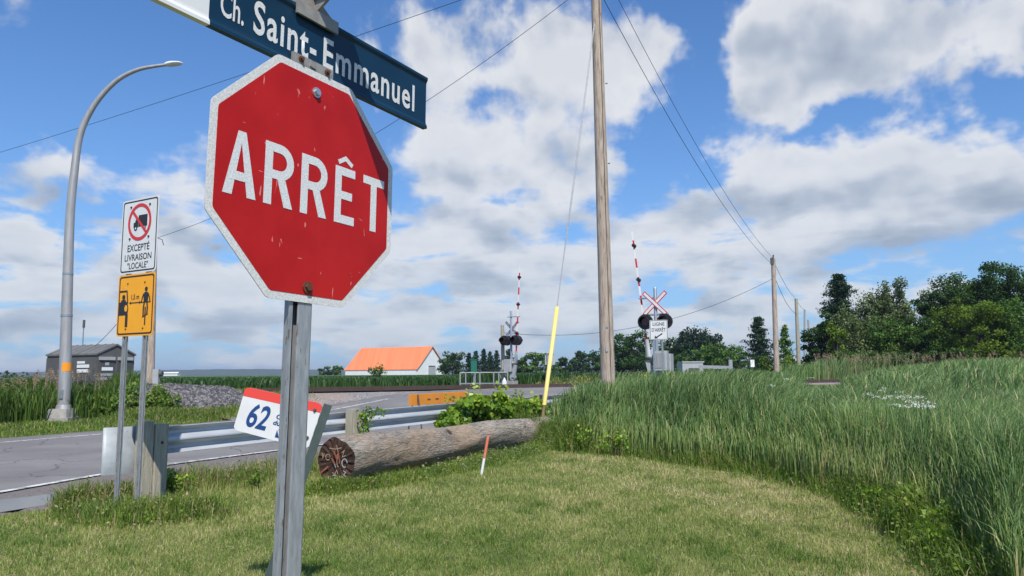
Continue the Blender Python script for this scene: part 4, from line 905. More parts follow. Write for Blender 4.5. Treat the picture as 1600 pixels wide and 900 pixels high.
def wallbox(a0_, a1_, z0_, z1_, m, nm, long_=False, th=.02):
    me = MB(); nrm = Vector((gdir.y, -gdir.x, 0)) if not long_ else Vector((-ldir.y, ldir.x, 0))*1
    if long_: nrm = -Vector((ldir.y*-1, ldir.x, 0)); nrm = nrm if nrm.y < 0 else -nrm
    d2 = ldir if long_ else gdir; q = [d2*a0_+Vector((0, 0, z0_)), d2*a1_+Vector((0, 0, z0_)), d2*a1_+Vector((0, 0, z1_)), d2*a0_+Vector((0, 0, z1_))]
    me.add([v+nrm*.004 for v in q]+[v+nrm*(th+.004) for v in q], [(4, 5, 6, 7), (0, 4, 7, 3), (1, 2, 6, 5), (3, 7, 6, 2), (0, 1, 5, 4)]); return me.build(nm, m, sh)
wallbox(.10, .80, hE-.28, hE-.14, greym, 'vent_hood', th=.08); wallbox(.95, 1.65, hE-.28, hE-.14, greym, 'vent_hood', th=.08)
wallbox(.10, .82, .1, hE-.32, darkgrey, 'door'); wallbox(.95, 1.66, .1, hE-.32, darkgrey, 'door')
wallbox(.38, .56, hE-.50, hE-.38, greym, 'notice', th=.03); wallbox(.24, .74, hE-.72, hE-.58, whitep, 'notice', th=.03)
wallbox(.20, .74, hE-.96, hE-.84, greym, 'notice', th=.03); wallbox(.20, .74, hE-1.12, hE-1.0, greym, 'notice', th=.03)
wallbox(.75, 1.25, hE-.42, hE-.32, whitep, 'notice', True); wallbox(.45, 1.25, hE-.60, hE-.46, whitep, 'notice', True); wallbox(.5, 1.25, hE-.80, hE-.66, whitep, 'notice', True)
ac = MB().box(SP_(.5, Lg+.25, hE-.75), (.45, .5, 1.2)).build('air_conditioner', darkgrey, sh)
an = thing('antenna', 'thin whip antenna with a dark top above the grey shed', 'antenna', (at(127, 575, 34).x, 34, .4)); za, zb2, zc2 = at(127, 512, 34).z-.4, at(127, 500, 34).z-.4, 0
MB().tube([(0, 0, 0), (0, 0, za)], .025, 6).build('mast', galv, an); MB().tube([(0, 0, za), (0, 0, zb2)], .055, 8).build('antenna_head', darkgrey, an)
cable(at(186, 502, 33.0), at(148, 541, 31.8), .05, .02, 'thin stay cable rising from the grey shed roof towards the amber sign')

# ------------------------------------------------------------------ barn
bn = thing('barn', 'long white barn with a flared bright orange metal roof across the corn', 'barn', (-24.1, 185, .2), 0)
bl_ = Vector((-.866, .5, 0)); bg_ = Vector((.5, .866, 0)); BL_, BG_ = 23.5, 11.9; hw = 2.25
def BP(a_, b_, z): return bg_*a_+bl_*b_+Vector((0, 0, z))
prof = [(-.12, hw-.05), (.9, hw+.75), (2.2, 4.15), (BG_/2+.6, 8.1), (BG_-1.4, 4.6), (BG_+.3, hw+.9)]
me = MB(); gp = [(0, -.5), (BG_, -.5), (BG_, hw+1.1)]+[(a_, z-.12) for a_, z in prof[1:-1]][::-1]+[(0, hw)]
V = [BP(a_, 0, z) for a_, z in gp]+[BP(a_, BL_, z) for a_, z in gp]; k = len(gp); me.add(V, [list(range(k)), list(range(k, 2*k))[::-1], (k, 0, k-1, 2*k-1)[::1], (1, k+1, k+2, 2)]); me.build('wall', whitep, bn)
me = MB(); n_ = len(prof); V = [BP(a_, -.35, z) for a_, z in prof]+[BP(a_, BL_+.35, z) for a_, z in prof]; V += [v+Vector((0, 0, .16)) for v in V]
F = [];
for i in range(n_-1): F += [(i, i+1, n_+i+1, n_+i), (2*n_+i, 3*n_+i, 3*n_+i+1, 2*n_+i+1), (i, 2*n_+i, 2*n_+i+1, i+1), (n_+i, n_+i+1, 3*n_+i+1, 3*n_+i)]
F += [(0, n_, 3*n_, 2*n_)]; me.add(V, F); me.build('roof', roofm, bn)
def bw(a0_, a1_, z0_, z1_, m, nm):
    nr_ = Vector((.866, -.5, 0)); q = [BP(a0_, 0, z0_)+nr_*.03, BP(a1_, 0, z0_)+nr_*.03, BP(a1_, 0, z1_)+nr_*.03, BP(a0_, 0, z1_)+nr_*.03]; me = MB(); me.add(q+[v+nr_*.05 for v in q], [(4, 5, 6, 7), (3, 7, 6, 2), (0, 4, 7, 3), (1, 2, 6, 5)]); me.build(nm, m, bn)
bw(5.0, 8.2, -.2, 2.95, greym, 'door'); bw(5.2, 8.0, 2.98, 3.25, darkgrey, 'window')
me = MB(); [me.box(BP(4.9+k*1.15, -.1, 1.4), (.08, .08, 3.0)) for k in range(1)]; me.build('door_post', whitep, bn)
# small far white farm buildings
fb_ = thing('farm_building', 'tiny white farm building far away on the left horizon', 'building', (at(268, 586, 900).x, 900, .4)); MB().box((0, 0, 1.6), (18, 8, 4)).build('wall', whitep, fb_); MB().add([(-9.5, -5, 3.6), (9.5, -5, 3.6), (9.5, 0, 5.2), (-9.5, 0, 5.2), (9.5, 5, 3.6), (-9.5, 5, 3.6)], [(0, 1, 2, 3), (3, 2, 4, 5)]).build('roof', whitep, fb_)

# ------------------------------------------------------------------ gravel pile
gp0 = at(300, 600, 24.0); nx, ny = 70, 50; V = []; r3 = np.random.default_rng(8)
gx_, gy_ = np.meshgrid(np.linspace(-1, 1, nx), np.linspace(-1, 1, ny), indexing='ij')
hx = np.sqrt(gx_**2+gy_**2); hh_ = 1.25*np.clip(1-hx, 0, 1)**.85; hh_ = np.minimum(hh_, .66-.14*gx_)+r3.normal(0, .025, hh_.shape)*(hx < .98)
V = np.stack([gx_*2.3+(gx_ > 0)*gx_*.3, gy_*1.7, hh_-.85*(hx > .97)-.10], -1).reshape(-1, 3)
i_, k_ = np.meshgrid(np.arange(nx-1), np.arange(ny-1), indexing='ij'); F = np.stack([i_*ny+k_, (i_+1)*ny+k_, (i_+1)*ny+k_+1, i_*ny+k_+1], -1).reshape(-1, 4)
gpo = npmesh('gravel_pile', V, F, pilem); gpo.location = (gp0.x-.5, 24.2, .52); gpo.rotation_euler = (0, 0, R(12)); tag(gpo, 'heap of grey crushed stone across the road beside the reeds', 'gravel pile')

# ------------------------------------------------------------------ vegetation
def blades(P, h, wd, lean, curl, az_f, tint, seg=3, rnd=None):
    """P (n,3) roots, h height, wd width, lean (n,2) tip offset in metres, az_f facing"""
    n = len(P); k = seg+1; t_ = np.linspace(0, 1, k)[None, :, None]
    wdir = np.stack([np.cos(az_f), np.sin(az_f), np.zeros(n)], 1)[:, None, :]
    cen = P[:, None, :].repeat(k, 1).copy()
    cen[:, :, :2] += lean[:, None, :]*(t_**curl); cen[:, :, 2] += (h[:, None]*np.sin(np.clip(t_[:, :, 0], 0, 1)*math.pi/2*1.0)**.95)
    wv = (wd[:, None]*np.array([1.0-.92*(x**2.2) for x in np.linspace(0, 1, k)])[None, :])[:, :, None]*.5
    V = np.stack([cen-wdir*wv, cen+wdir*wv], 2).reshape(-1, 3)
    b0 = (np.arange(n)*k*2)[:, None]+(np.arange(seg)*2)[None, :]; b0 = b0.reshape(-1)
    F = np.stack([b0, b0+1, b0+3, b0+2], 1)
    return V, F, np.repeat(tint, k*2)
def leaves(C, size, tint, r_, asp=.6, upb=.3):
    n = len(C); a = r_.normal(size=(n, 3)); a /= np.linalg.norm(a, axis=1)[:, None]; b = r_.normal(size=(n, 3)); b[:, 2] += upb
    b -= a*(a*b).sum(1)[:, None]; b /= np.linalg.norm(b, axis=1)[:, None]
    s_ = (size*r_.uniform(.6, 1.3, n))[:, None]; V = np.stack([C-a*s_*.5, C+b*s_*asp*.5, C+a*s_*.5, C-b*s_*asp*.5], 1).reshape(-1, 3)
    F = (np.arange(n)*4)[:, None]+np.arange(4)[None, :]; return V, F, np.repeat(tint, 4)
class Bag:
    def __init__(s): s.V = []; s.F = []; s.T = []; s.n = 0
    def add(s, vft): V, F, T = vft; s.V.append(V); s.F.append(F+s.n); s.T.append(T); s.n += len(V); return s
    def build(s, name, m, parent=None): return npmesh(name, np.vstack(s.V), np.vstack(s.F), m, np.concatenate(s.T), parent)
def vn(x, y, sc, seed=0):               # smooth value noise for patches
    r_ = np.random.default_rng(seed); o_ = 0; amp = 1; tot = 0
    for k in range(4):
        a_ = r_.uniform(0, 6.28, 4); q = sc*(1.9**k); ca, sa = math.cos(a_[2]), math.sin(a_[2]); X_ = x*ca+y*sa; Y_ = -x*sa+y*ca
        o_ = o_+amp*(np.sin(X_*q+a_[0]+1.7*np.sin(Y_*q*.6+a_[3]))*np.cos(Y_*q*1.1+a_[1])); tot += amp; amp *= .6
    return o_/tot
EDGE = [on(x, y, 0.0) for x, y in ((830, 690), (868, 703), (1000, 717), (1100, 731), (1200, 748), (1300, 775), (1405, 826), (1510, 895), (1590, 980))]
ep_ = np.array([(p.x, p.y) for p in EDGE])
def edge_x_at(ang_):                    # distance of the mown edge along each bearing
    a_ = np.arctan2(ep_[:, 0], ep_[:, 1]); d_ = np.hypot(ep_[:, 0], ep_[:, 1]); return np.interp(ang_, a_, d_)
def is_reed(x, y, m=0.0):
    a_ = np.arctan2(x, y); d_ = np.hypot(x, y); amin = math.atan2(ep_[0, 0], ep_[0, 1]); s_, o_ = so_of(x, y); t_ = (x-T0[0])*TN[0]+(y-T0[1])*TN[1]
    return (a_ > amin-.0) & (d_ > edge_x_at(a_)+m) & (o_ < -.35) & (t_ < -4.0)
HF = 56*math.pi/180
def scatter(n, r0, r1, a0, a1, r_, power=1.0):    # more per square metre near the viewer
    rr = r0*(r1/r0)**(r_.uniform(0, 1, n)**power) if power else r_.uniform(r0, r1, n); aa = r_.uniform(a0, a1, n); return rr*np.sin(aa), rr*np.cos(aa), rr, aa

# lawn
r1 = np.random.default_rng(21); x, y, rr, aa = scatter(640000, 3.6, 15.5, R(-37), R(42), r1); s_, o_ = so_of(x, y)
edge = 1.55+vn(x, y, 1.3, 4)*.35+.012*0
m_ = (o_ < .12+vn(x, y, 2.2, 9)*.16+.25*(s_ < -.3)) & ~is_reed(x, y, .25) & ((s_ > -7.0)); x, y, rr = x[m_], y[m_], rr[m_]; n = len(x)
pat = vn(x, y, .75, 1); pat2 = vn(x, y, 3.1, 2)
a_ = np.arctan2(x, y); d_ = np.hypot(x, y); de = edge_x_at(a_)-d_
band = np.exp(-((de-1.0)/.55)**2)*(a_ > .02)+.7*np.exp(-((de-2.7)/.5)**2)*(a_ > .05)      # mowing passes along the edge
dry = np.clip(.48+.20*pat+.18*pat2+.22*band+.12*vn(x, y, 9, 77)+r1.normal(0, .20, n), 0, 1)
flat = r1.uniform(0, 1, n) < .46; h = r1.uniform(.016, .043, n)*(1+.35*pat2); h[flat] *= .25
so_d = so_of(x, y)[1]; h *= 1+1.6*np.exp(-((so_d+.1)/.6)**2)*sm(so_of(x, y)[0], -1, .5)
dry[flat] = np.clip(dry[flat]+.16+.18*pat2[flat], 0, 1); sc_ = np.clip(rr/5.0, 1, 3)
ln = r1.normal(0, .018, (n, 2)); ln[flat] = r1.normal(0, .045, (flat.sum(), 2)); h *= sc_**.25
h *= 1+.5*np.clip(vn(x, y, 6, 55), 0, 1); P = np.stack([x, y, gz(x, y)+.002], 1); B = Bag(); B.add(blades(P, h, r1.uniform(.0018, .0040, n)*sc_, ln, 1.6, r1.uniform(0, math.pi, n), dry, seg=2))
nc = 9000; xx, yc, rc, _a = scatter(nc, 3.8, 14, R(-35), R(38), r1); mk = ~is_reed(xx, yc, .1) & (so_of(xx, yc)[1] < 0) & (vn(xx, yc, 1.4, 41) > -.1); xx, yc, rc = xx[mk], yc[mk], rc[mk]; nc = len(xx)
B.add(blades(np.stack([xx, yc, gz(xx, yc)+.022], 1), r1.uniform(.002, .02, nc), r1.uniform(.002, .004, nc)*np.clip(rc/5, 1, 3), r1.normal(0, .055, (nc, 2)), 1.2, r1.uniform(0, math.pi, nc), r1.uniform(.85, 1, nc), seg=2))
nt = 260; tx_, ty_, _r, _a = scatter(nt, 3.9, 13, R(-35), R(36), r1); mk = ~is_reed(tx_, ty_, .1) & (so_of(tx_, ty_)[1] < 0); tx_, ty_ = tx_[mk], ty_[mk]; ti = r1.integers(0, len(tx_), 16000); xx = tx_[ti]+r1.normal(0, .07, 16000); yc = ty_[ti]+r1.normal(0, .07, 16000)
B.add(blades(np.stack([xx, yc, gz(xx, yc)], 1), r1.uniform(.03, .085, 16000), r1.uniform(.003, .006, 16000), r1.normal(0, .03, (16000, 2)), 1.6, r1.uniform(0, math.pi, 16000), r1.uniform(.0, .35, 16000), seg=2))
lo_ = B.build('grass', grassm); tag(lo_, 'short mown yellowish green lawn in the foreground', 'grass', kind='stuff')

# reeds
r2 = np.random.default_rng(5); B = Bag()
for (n, r0, r1_, wsc) in ((115000, 4.6, 15, 1.0), (110000, 10, 75, 1.6)):
    x, y, rr, aa = scatter(n, r0, r1_, R(1), R(44), r2); m_ = is_reed(x, y, .12) ; x, y, rr, aa = x[m_], y[m_], rr[m_], aa[m_]; n = len(x)
    dd = rr-edge_x_at(aa); px_ = 800+FPX*x/y
    gzr = gz(x, y); H0 = 1.14+.15*vn(x, y, .9, 3)+.12*vn(x, y, 2.6, 8)+.85*sm(px_, 1300, 1420)*sm(rr, 12, 30); H0 += .20*sm(px_, 890, 930)*(1-sm(px_, 1150, 1240))*sm(rr, 10, 13); H0 -= .25*(1-sm(px_, 845, 905))
    tl = np.interp(px_, [840, 870, 905, 945, 1140, 1230, 1246, 1254, 1306, 1314, 1400, 1500, 1650], [640, 606, 592, 577, 575, 580, 590, 602, 602, 586, 572, 562, 560])
    H0 = np.minimum(H0, EYE-(tl-580)/FPX*y-gzr+.04)
    h = H0*np.clip(.42+.58*sm(dd, -.1, 1.3), 0, 1)*r2.uniform(.72, 1.02, n)
    wind = np.stack([.08+.12*vn(x, y, .8, 12), .02+0*x], 1)*h[:, None]*1.1+r2.normal(0, .115, (n, 2))*h[:, None]
    tint = .46+.18*vn(x, y, .6, 6)+.14*vn(x, y, 3, 16)+r2.normal(0, .13, n); old = r2.uniform(0, 1, n) < .06; tint[old] = 1; tint += .30*np.exp(-(dd/.6)**2)+.12*vn(x, y, 1.6, 66)
    B.add(blades(np.stack([x, y, gzr-.03], 1), h, r2.uniform(.007, .0145, n)*wsc*np.clip(rr/11, .85, 2.2), wind, 2.4, r2.uniform(-.7, .7, n)+np.where(r2.uniform(0, 1, n) < .3, 1.57, 0), np.clip(tint, 0, 1), seg=4))
tag(B.build('reeds', reedm), 'dense tall blue-green reeds filling the right of the picture', 'reeds', kind='stuff')
# reeds beyond the railway
r2 = np.random.default_rng(6); n = 60000; x = r2.uniform(6, 60, n); y = r2.uniform(28, 85, n); t_ = (x-T0[0])*TN[0]+(y-T0[1])*TN[1]; px_ = 800+FPX*x/y; lim = 3.4
m_ = (t_ > lim) & (px_ > 1215) & (px_ < 1700) & (t_ < 25); x, y, px_ = x[m_], y[m_], px_[m_]; n = len(x); h = (1.35+.9*sm(px_, 1230, 1330)+.2*vn(x, y, .4, 2))*r2.uniform(.75, 1.1, n)
B = Bag(); B.add(blades(np.stack([x, y, gz(x, y)-.05], 1), h, r2.uniform(.03, .055, n), np.stack([.16*h, 0*h], 1)+r2.normal(0, .22, (n, 2))*h[:, None], 2, r2.uniform(-.7, .7, n), np.clip(.42+.2*vn(x, y, .3, 5)+r2.normal(0, .14, n), 0, 1), seg=3))
tag(B.build('reeds', reedm), 'taller reeds beyond the railway below the big trees on the right', 'reeds', kind='stuff')

# rough grass and weeds at the reed edge, along guardrail and log
def weedpatch(name, label, pts, n, hr, seed, lf=.5, dryp=.1, m=weedm, wd=(.004, .009)):
    r_ = np.random.default_rng(seed); P = []; B = Bag(); k = len(pts)
    pa = np.array([(p[0], p[1]) for p in pts]); rw = np.array([p[2] for p in pts]); i = r_.integers(0, k-1, n); f = r_.uniform(0, 1, n)
    c_ = pa[i]*(1-f)[:, None]+pa[i+1]*f[:, None]; w_ = rw[i]*(1-f)+rw[i+1]*f; off = r_.normal(0, .5, (n, 2))*w_[:, None]; c_ = c_+off
    z_ = gz(c_[:, 0], c_[:, 1]); pt = vn(c_[:, 0], c_[:, 1], 2.5, seed)
    h = r_.uniform(hr[0], hr[1], n)*(1+.45*pt)*np.exp(-.5*(np.linalg.norm(off, axis=1)/(w_+.01))**2); tint = np.clip(.5+.25*pt+r_.normal(0, .15, n), 0, .92); tint[r_.uniform(0, 1, n) < dryp] = 1
    B.add(blades(np.stack([c_[:, 0], c_[:, 1], z_-.01], 1), h, r_.uniform(*wd, n), r_.normal(0, .28, (n, 2))*h[:, None], 1.7, r_.uniform(0, math.pi, n), tint, seg=3))
    nl = int(n*lf)
    if nl:
        j = r_.integers(0, n, nl); q = r_.uniform(.25, 1, nl); C = np.stack([c_[j, 0]+r_.normal(0, .03, nl), c_[j, 1]+r_.normal(0, .03, nl), z_[j]+h[j]*q], 1); B.add(leaves(C, r_.uniform(.018, .04, nl), np.clip(tint[j]+.1, 0, 1), r_))
    return tag(B.build(name, m), label, 'weeds', kind='stuff')
ep3 = [(p.x+.35*math.sin(.5), p.y+.12, .28) for p in EDGE]
weedpatch('weeds', 'rough green grass fringe where the lawn meets the reeds', ep3, 26000, (.08, .34), 31, .2)
rt = [(on(x_, y_, 0).x, on(x_, y_, 0).y, .34) for x_, y_ in ((1340, 775), (1420, 815), (1490, 862), (1570, 935))]
weedpatch('weeds', 'bright leafy yellow-green weeds at the lower right lawn edge', rt, 9000, (.18, .46), 32, 1.6, .03)
gl = [(*so_xy(s_, o__), w__) for s_, o__, w__ in ((-.9, .05, .12), (-.1, .15, .20), (1.5, .0, .28), (4, -.1, .28), (7, -.1, .28))]
weedpatch('weeds', 'straggly weeds with dry seed heads along the guardrail foot', gl, 11000, (.08, .36), 33, .5, .30)
gl = [(*so_xy(s_, .75), .40) for s_ in (.4, 1.5, 4, 8, 11)]
weedpatch('weeds', 'sparse brown weeds on the gravel strip behind the guardrail', gl, 4500, (.05, .24), 34, .4, .6)
lf_ = Vector((ld.y, -ld.x, 0)); lpts = [(lp.x+ld.x*q+lf_.x*w_, lp.y+ld.y*q+lf_.y*w_, ww) for q, w_, ww in ((-.45, .05, .16), (.2, .42, .16), (2, .50, .26), (4, .46, .36), (6.2, .3, .45))]
weedpatch('weeds', 'green weeds growing against the log', lpts, 20000, (.05, .20), 35, .35, .08)
weedpatch('weeds', 'weeds and tall grass around the yellow guy guard foot', [(ANC.x-.5, ANC.y-.3, .5), (ANC.x+.6, ANC.y-.6, .45), (1.3, 13.4, .4)], 14000, (.25, .75), 36, .8, .05)
weedpatch('weeds', 'small weeds at the feet of the two-post road sign', [(-4.3, 7.5, .3), (-3.6, 7.2, .3), (-3.0, 7.6, .3)], 4500, (.08, .30), 37, .5, .15)
weedpatch('grass', 'longer roadside grass between the verge and the street lamp', [(*so_xy(s__, 13.0), 1.2) for s__ in (-9, -3, 3, 8, 12)], 48000, (.08, .26), 138, .3, .12, wd=(.014, .026))
# far verge across the road: short bright grass then tall reeds with dry plumes
fv = [(*so_xy(s_, o_), ww) for s_, o_, ww in ((-8, 11.6, 1.0), (0, 11.5, 1.0), (5, 11.4, 1.0), (9, 11.6, 1.1), (13, 12.2, 1.2))]
weedpatch('grass', 'bright green roadside grass verge across the road', fv, 42000, (.05, .17), 38, .2, .10, wd=(.012, .022))
r2 = np.random.default_rng(40); n = 26000; s_ = r2.uniform(-12, 11, n); o_ = 14.0+r2.uniform(0, 7.5, n); x = A0[0]+D[0]*s_+Lr[0]*o_; y = A0[1]+D[1]*s_+Lr[1]*o_
px_ = 800+FPX*x/y; keep = ((px_ < 262) | (r2.uniform(0, 1, n) < .25)) & (px_ < 290); x, y, px_ = x[keep], y[keep], px_[keep]; n = len(x)
ytl = np.interp(px_, [-200, 0, 55, 80, 110, 150, 170, 190, 215, 240, 262, 300], [590, 588, 584, 590, 596, 602, 588, 574, 572, 586, 606, 630])
h = np.maximum(.25, (EYE-(ytl-587)/FPX*y-gz(x, y)))*(.86+.14*vn(x, y, 1.4, 3))*r2.uniform(.55, 1.05, n)**.8; h = np.where((px_ > 80) & (px_ < 114) & (y < lb.y+.3), np.minimum(h, .16), h); B = Bag()
B.add(blades(np.stack([x, y, gz(x, y)], 1), h, r2.uniform(.025, .05, n), r2.normal(0, .20, (n, 2))*h[:, None], 1.8, r2.uniform(0, math.pi, n), np.clip(.22+.2*vn(x, y, .8, 9)+r2.normal(0, .16, n), 0, .9), seg=3))
tag(B.build('reeds', weedm), 'tangle of tall green reeds behind the street lamp', 'reeds', kind='stuff')
def plumes(name, label, P, h, r_, ln_=.22, nl=26, size=.05):
    B = Bag(); n = len(P); tops = P+np.stack([r_.normal(0, .06, n), r_.normal(0, .06, n), h], 1)
    for k in range(nl):
        f = r_.uniform(0, 1, n); C = tops+np.stack([f*.06+r_.normal(0, .025, n), r_.normal(0, .025, n), -f*ln_+.03], 1); B.add(leaves(C, np.full(n, size), r_.uniform(.1, 1, n), r_, .35, 1.5))
    B.add(blades(P, h, np.full(n, .014), tops[:, :2]-P[:, :2], 1.3, r_.uniform(0, 3, n), r_.uniform(.3, .9, n), seg=3)); return tag(B.build(name, tanm), label, 'reed plumes', kind='stuff')
n = 650; s_ = r2.uniform(-10, 9, n); o_ = r2.uniform(15.0, 18.5, n); x = A0[0]+D[0]*s_+Lr[0]*o_; y = A0[1]+D[1]*s_+Lr[1]*o_; px_ = 800+FPX*x/y; keep = (px_ < 215) & ~((px_ > 84) & (px_ < 110) & (y < lb.y+.3)); x, y, px_ = x[keep], y[keep], px_[keep]
plumes('dry_reeds', 'dry tan reed plumes in front of the grey shed', np.stack([x, y, gz(x, y)], 1), np.maximum(.3, EYE-(np.interp(px_, [0, 50, 60, 150, 165, 215], [588, 586, 576, 574, 584, 580])-587)/FPX*y-gz(x, y))*r2.uniform(.72, 1.0, len(x)), r2)
n = 500; x = r2.uniform(14, 42, n); y = r2.uniform(40, 54, n); px_ = 800+FPX*x/y; keep = (px_ > 1270) & (px_ < 1620); x, y = x[keep], y[keep]
plumes('dry_reeds', 'pale reed plumes along the top of the far reeds below the trees', np.stack([x, y, gz(x, y)], 1), EYE+.024*y*r2.uniform(.6, 1.05, len(x))-gz(x, y), r2, size=.06)

# corn beyond the railway
r2 = np.random.default_rng(50); B = Bag()
for n, ta, tb, wsc in ((60000, 5.0, 12, 1), (40000, 10, 60, 2.2)):
    q = r2.uniform(-60, 40, n); t_ = r2.uniform(ta, tb, n); x = T0[0]+TE[0]*q+TN[0]*t_; y = T0[1]+TE[1]*q+TN[1]*t_; px_ = 800+FPX*x/y; m_ = (px_ > -50) & (px_ < 1260); s_, o_ = so_of(x, y); m_ &= ~((o_ > -.8) & (o_ < 12.0)); x, y, px_ = x[m_], y[m_], px_[m_]; n = len(x)
    h = (.80+.16*sm(px_, 660, 780))*r2.uniform(.8, 1.06, n)
    B.add(blades(np.stack([x, y, gz(x, y)-.02], 1), h, r2.uniform(.05, .09, n)*wsc, r2.normal(0, .2, (n, 2))*h[:, None], 1.6, r2.uniform(0, math.pi, n), np.clip(.5+r2.normal(0, .2, n)+.1*vn(x, y, .2, 1), 0, 1), seg=3))
tag(B.build('corn', cornm), 'dense dark green corn crop beyond the railway', 'corn', kind='stuff')
nq, ntt = 90, 60; qv = np.linspace(-260, 260, nq); tv = 14+ (np.linspace(0, 1, ntt)**2.2)*620; Q, Tt = np.meshgrid(qv, tv, indexing='ij'); sc3 = 1+Tt/120
x = T0[0]+TE[0]*Q*sc3+TN[0]*Tt; y = T0[1]+TE[1]*Q*sc3+TN[1]*Tt
zc_f = .45+.66+r2.normal(0, .05, x.shape); V = np.stack([x, y, zc_f], -1).reshape(-1, 3); i_, k_ = np.meshgrid(np.arange(nq-1), np.arange(ntt-1), indexing='ij'); F = np.stack([i_*ntt+k_, (i_+1)*ntt+k_, (i_+1)*ntt+k_+1, i_*ntt+k_+1], -1).reshape(-1, 4)
tag(npmesh('corn', V, F, mat('corn_canopy', (0.035, 0.085, 0.018), .8, var=(.06, .12, .03), vscale=.3, bump=.5, bscale=3), smooth=True), 'far flat green canopy of the corn field reaching the horizon', 'corn', kind='stuff')
# scrubby grass right of the far signal
weedpatch('grass', 'pale rough grass bank beyond the crossing road', [(T0[0]+TE[0]*q+TN[0]*4.4, T0[1]+TE[1]*q+TN[1]*4.4, .7) for q in (4, 8, 12, 16)], 9000, (.2, .55), 51, .2, .3, wd=(.03, .05))
weedpatch('weeds', 'green and yellow weeds at the foot of the gravel heap', [(gp0.x-1.2, 21.4, .7), (gp0.x+.8, 21.9, .6), (gp0.x+2.6, 23.0, .5)], 9000, (.12, .4), 52, 1.0, .15, wd=(.012, .024))

# vine over the guardrail
def leafy(name, label, cat, cen, rad_, n, size, m, seed, nb=14, stems=True, flat=False):
    r_ = np.random.default_rng(seed); e = thing(name, label, cat, cen); bc = r_.normal(0, .42, (nb, 3))*np.array(rad_); bc[:, 2] = np.abs(bc[:, 2])*.9+rad_[2]*.35; C = []; T = []
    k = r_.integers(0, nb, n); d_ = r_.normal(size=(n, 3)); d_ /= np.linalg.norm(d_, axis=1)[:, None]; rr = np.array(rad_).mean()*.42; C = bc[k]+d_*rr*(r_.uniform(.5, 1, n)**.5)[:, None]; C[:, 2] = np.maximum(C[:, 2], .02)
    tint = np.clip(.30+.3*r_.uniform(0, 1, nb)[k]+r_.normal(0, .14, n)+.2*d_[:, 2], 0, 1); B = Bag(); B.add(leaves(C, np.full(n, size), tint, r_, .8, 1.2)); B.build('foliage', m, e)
    me = MB()
    for j in range(min(nb, 8)): me.tube([(bc[j, 0]*.2, bc[j, 1]*.2, -.05), bc[j]*.6, bc[j]], [.012, .008, .004], 5)
    me.build('stem', barkm, e); return e
r_ = np.random.default_rng(60); vx = []; e = thing('vine', 'bright green vine sprawling over the guardrail behind the log', 'vine', (*so_xy(6.6, -.1), 0)); B = Bag()
mounds = [(r_.uniform(694, 850), 0, 0, r_.uniform(.07, .17)) for k in range(64)]; mounds = [(a_, np.interp(a_, [694, 720, 742, 765, 782, 800, 835, 850], [652, 630, 622, 624, 616, 626, 628, 640])+r_.uniform(0, 1)**1.1*np.interp(a_, [694, 730, 790, 850], [14, 40, 34, 14]), np.interp(a_, [694, 850], [12.9, 15.3])+r_.normal(0, .15), d_) for a_, b_, c__, d_ in mounds]
for mx, my, mY, mr in mounds:
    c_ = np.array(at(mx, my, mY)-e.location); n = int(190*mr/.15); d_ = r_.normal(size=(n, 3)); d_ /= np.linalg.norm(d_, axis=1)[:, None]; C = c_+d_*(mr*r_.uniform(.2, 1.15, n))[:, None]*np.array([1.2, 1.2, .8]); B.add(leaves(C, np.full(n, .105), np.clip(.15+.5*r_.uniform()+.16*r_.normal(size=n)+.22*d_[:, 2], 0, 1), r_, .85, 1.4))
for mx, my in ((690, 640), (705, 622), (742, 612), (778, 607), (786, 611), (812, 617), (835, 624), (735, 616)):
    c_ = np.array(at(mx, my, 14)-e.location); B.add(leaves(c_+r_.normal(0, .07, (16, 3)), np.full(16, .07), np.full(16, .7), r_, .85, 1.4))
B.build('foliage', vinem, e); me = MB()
for k in range(10):
    a_, b_ = mounds[r_.integers(0, 10)], mounds[r_.integers(0, 10)]; p0, p1 = at(a_[0], a_[1]-8, a_[2])-e.location, at(b_[0], b_[1]-14, b_[2])-e.location; me.tube([p0, (p0+p1)/2+Vector((0, 0, .12)), p1], .006, 4)
me.build('stem', barkm, e)
e = thing('vine', 'narrow vine hanging down the second guardrail post', 'vine', (*so_xy(3.5, -.2), 0)); B = Bag()
for (mx, my, k) in [(566, 650, 40), (570, 658, 50), (572, 668, 60), (570, 678, 60), (575, 644, 40), (588, 643, 30), (598, 646, 20), (561, 684, 30), (580, 652, 20)]:
    c_ = np.array(at(mx, my, 10.95)-e.location); C = c_+r_.normal(0, .035, (k, 3)); B.add(leaves(C, np.full(k, .06), np.clip(.4+.25*r_.normal(size=k), 0, 1), r_, .5, -1))
B.build('foliage', vinem, e); MB().tube([at(575, 644, 10.98)-e.location, at(570, 665, 10.98)-e.location, at(563, 690, 10.98)-e.location], .006, 4).build('stem', barkm, e)
for px__, py__, Yd__, rz__, lab__ in ((30, 640, 21.5, .55, 'dark leafy bush left of the street lamp base'), (140, 640, 22.5, .55, 'dark leafy bush right of the street lamp base'), (205, 620, 22.5, .75, 'large dark leafy plant behind the two-post road sign'), (250, 625, 22.5, .6, 'leafy weeds at the left end of the gravel heap')):
    p = at(px__, py__, Yd__); leafy('bush', lab__, 'bush', (p.x, p.y, float(gz(p.x, p.y))), (rz__, rz__*.7, rz__*1.1), 1500, .10, weedm, int(px__), 16)
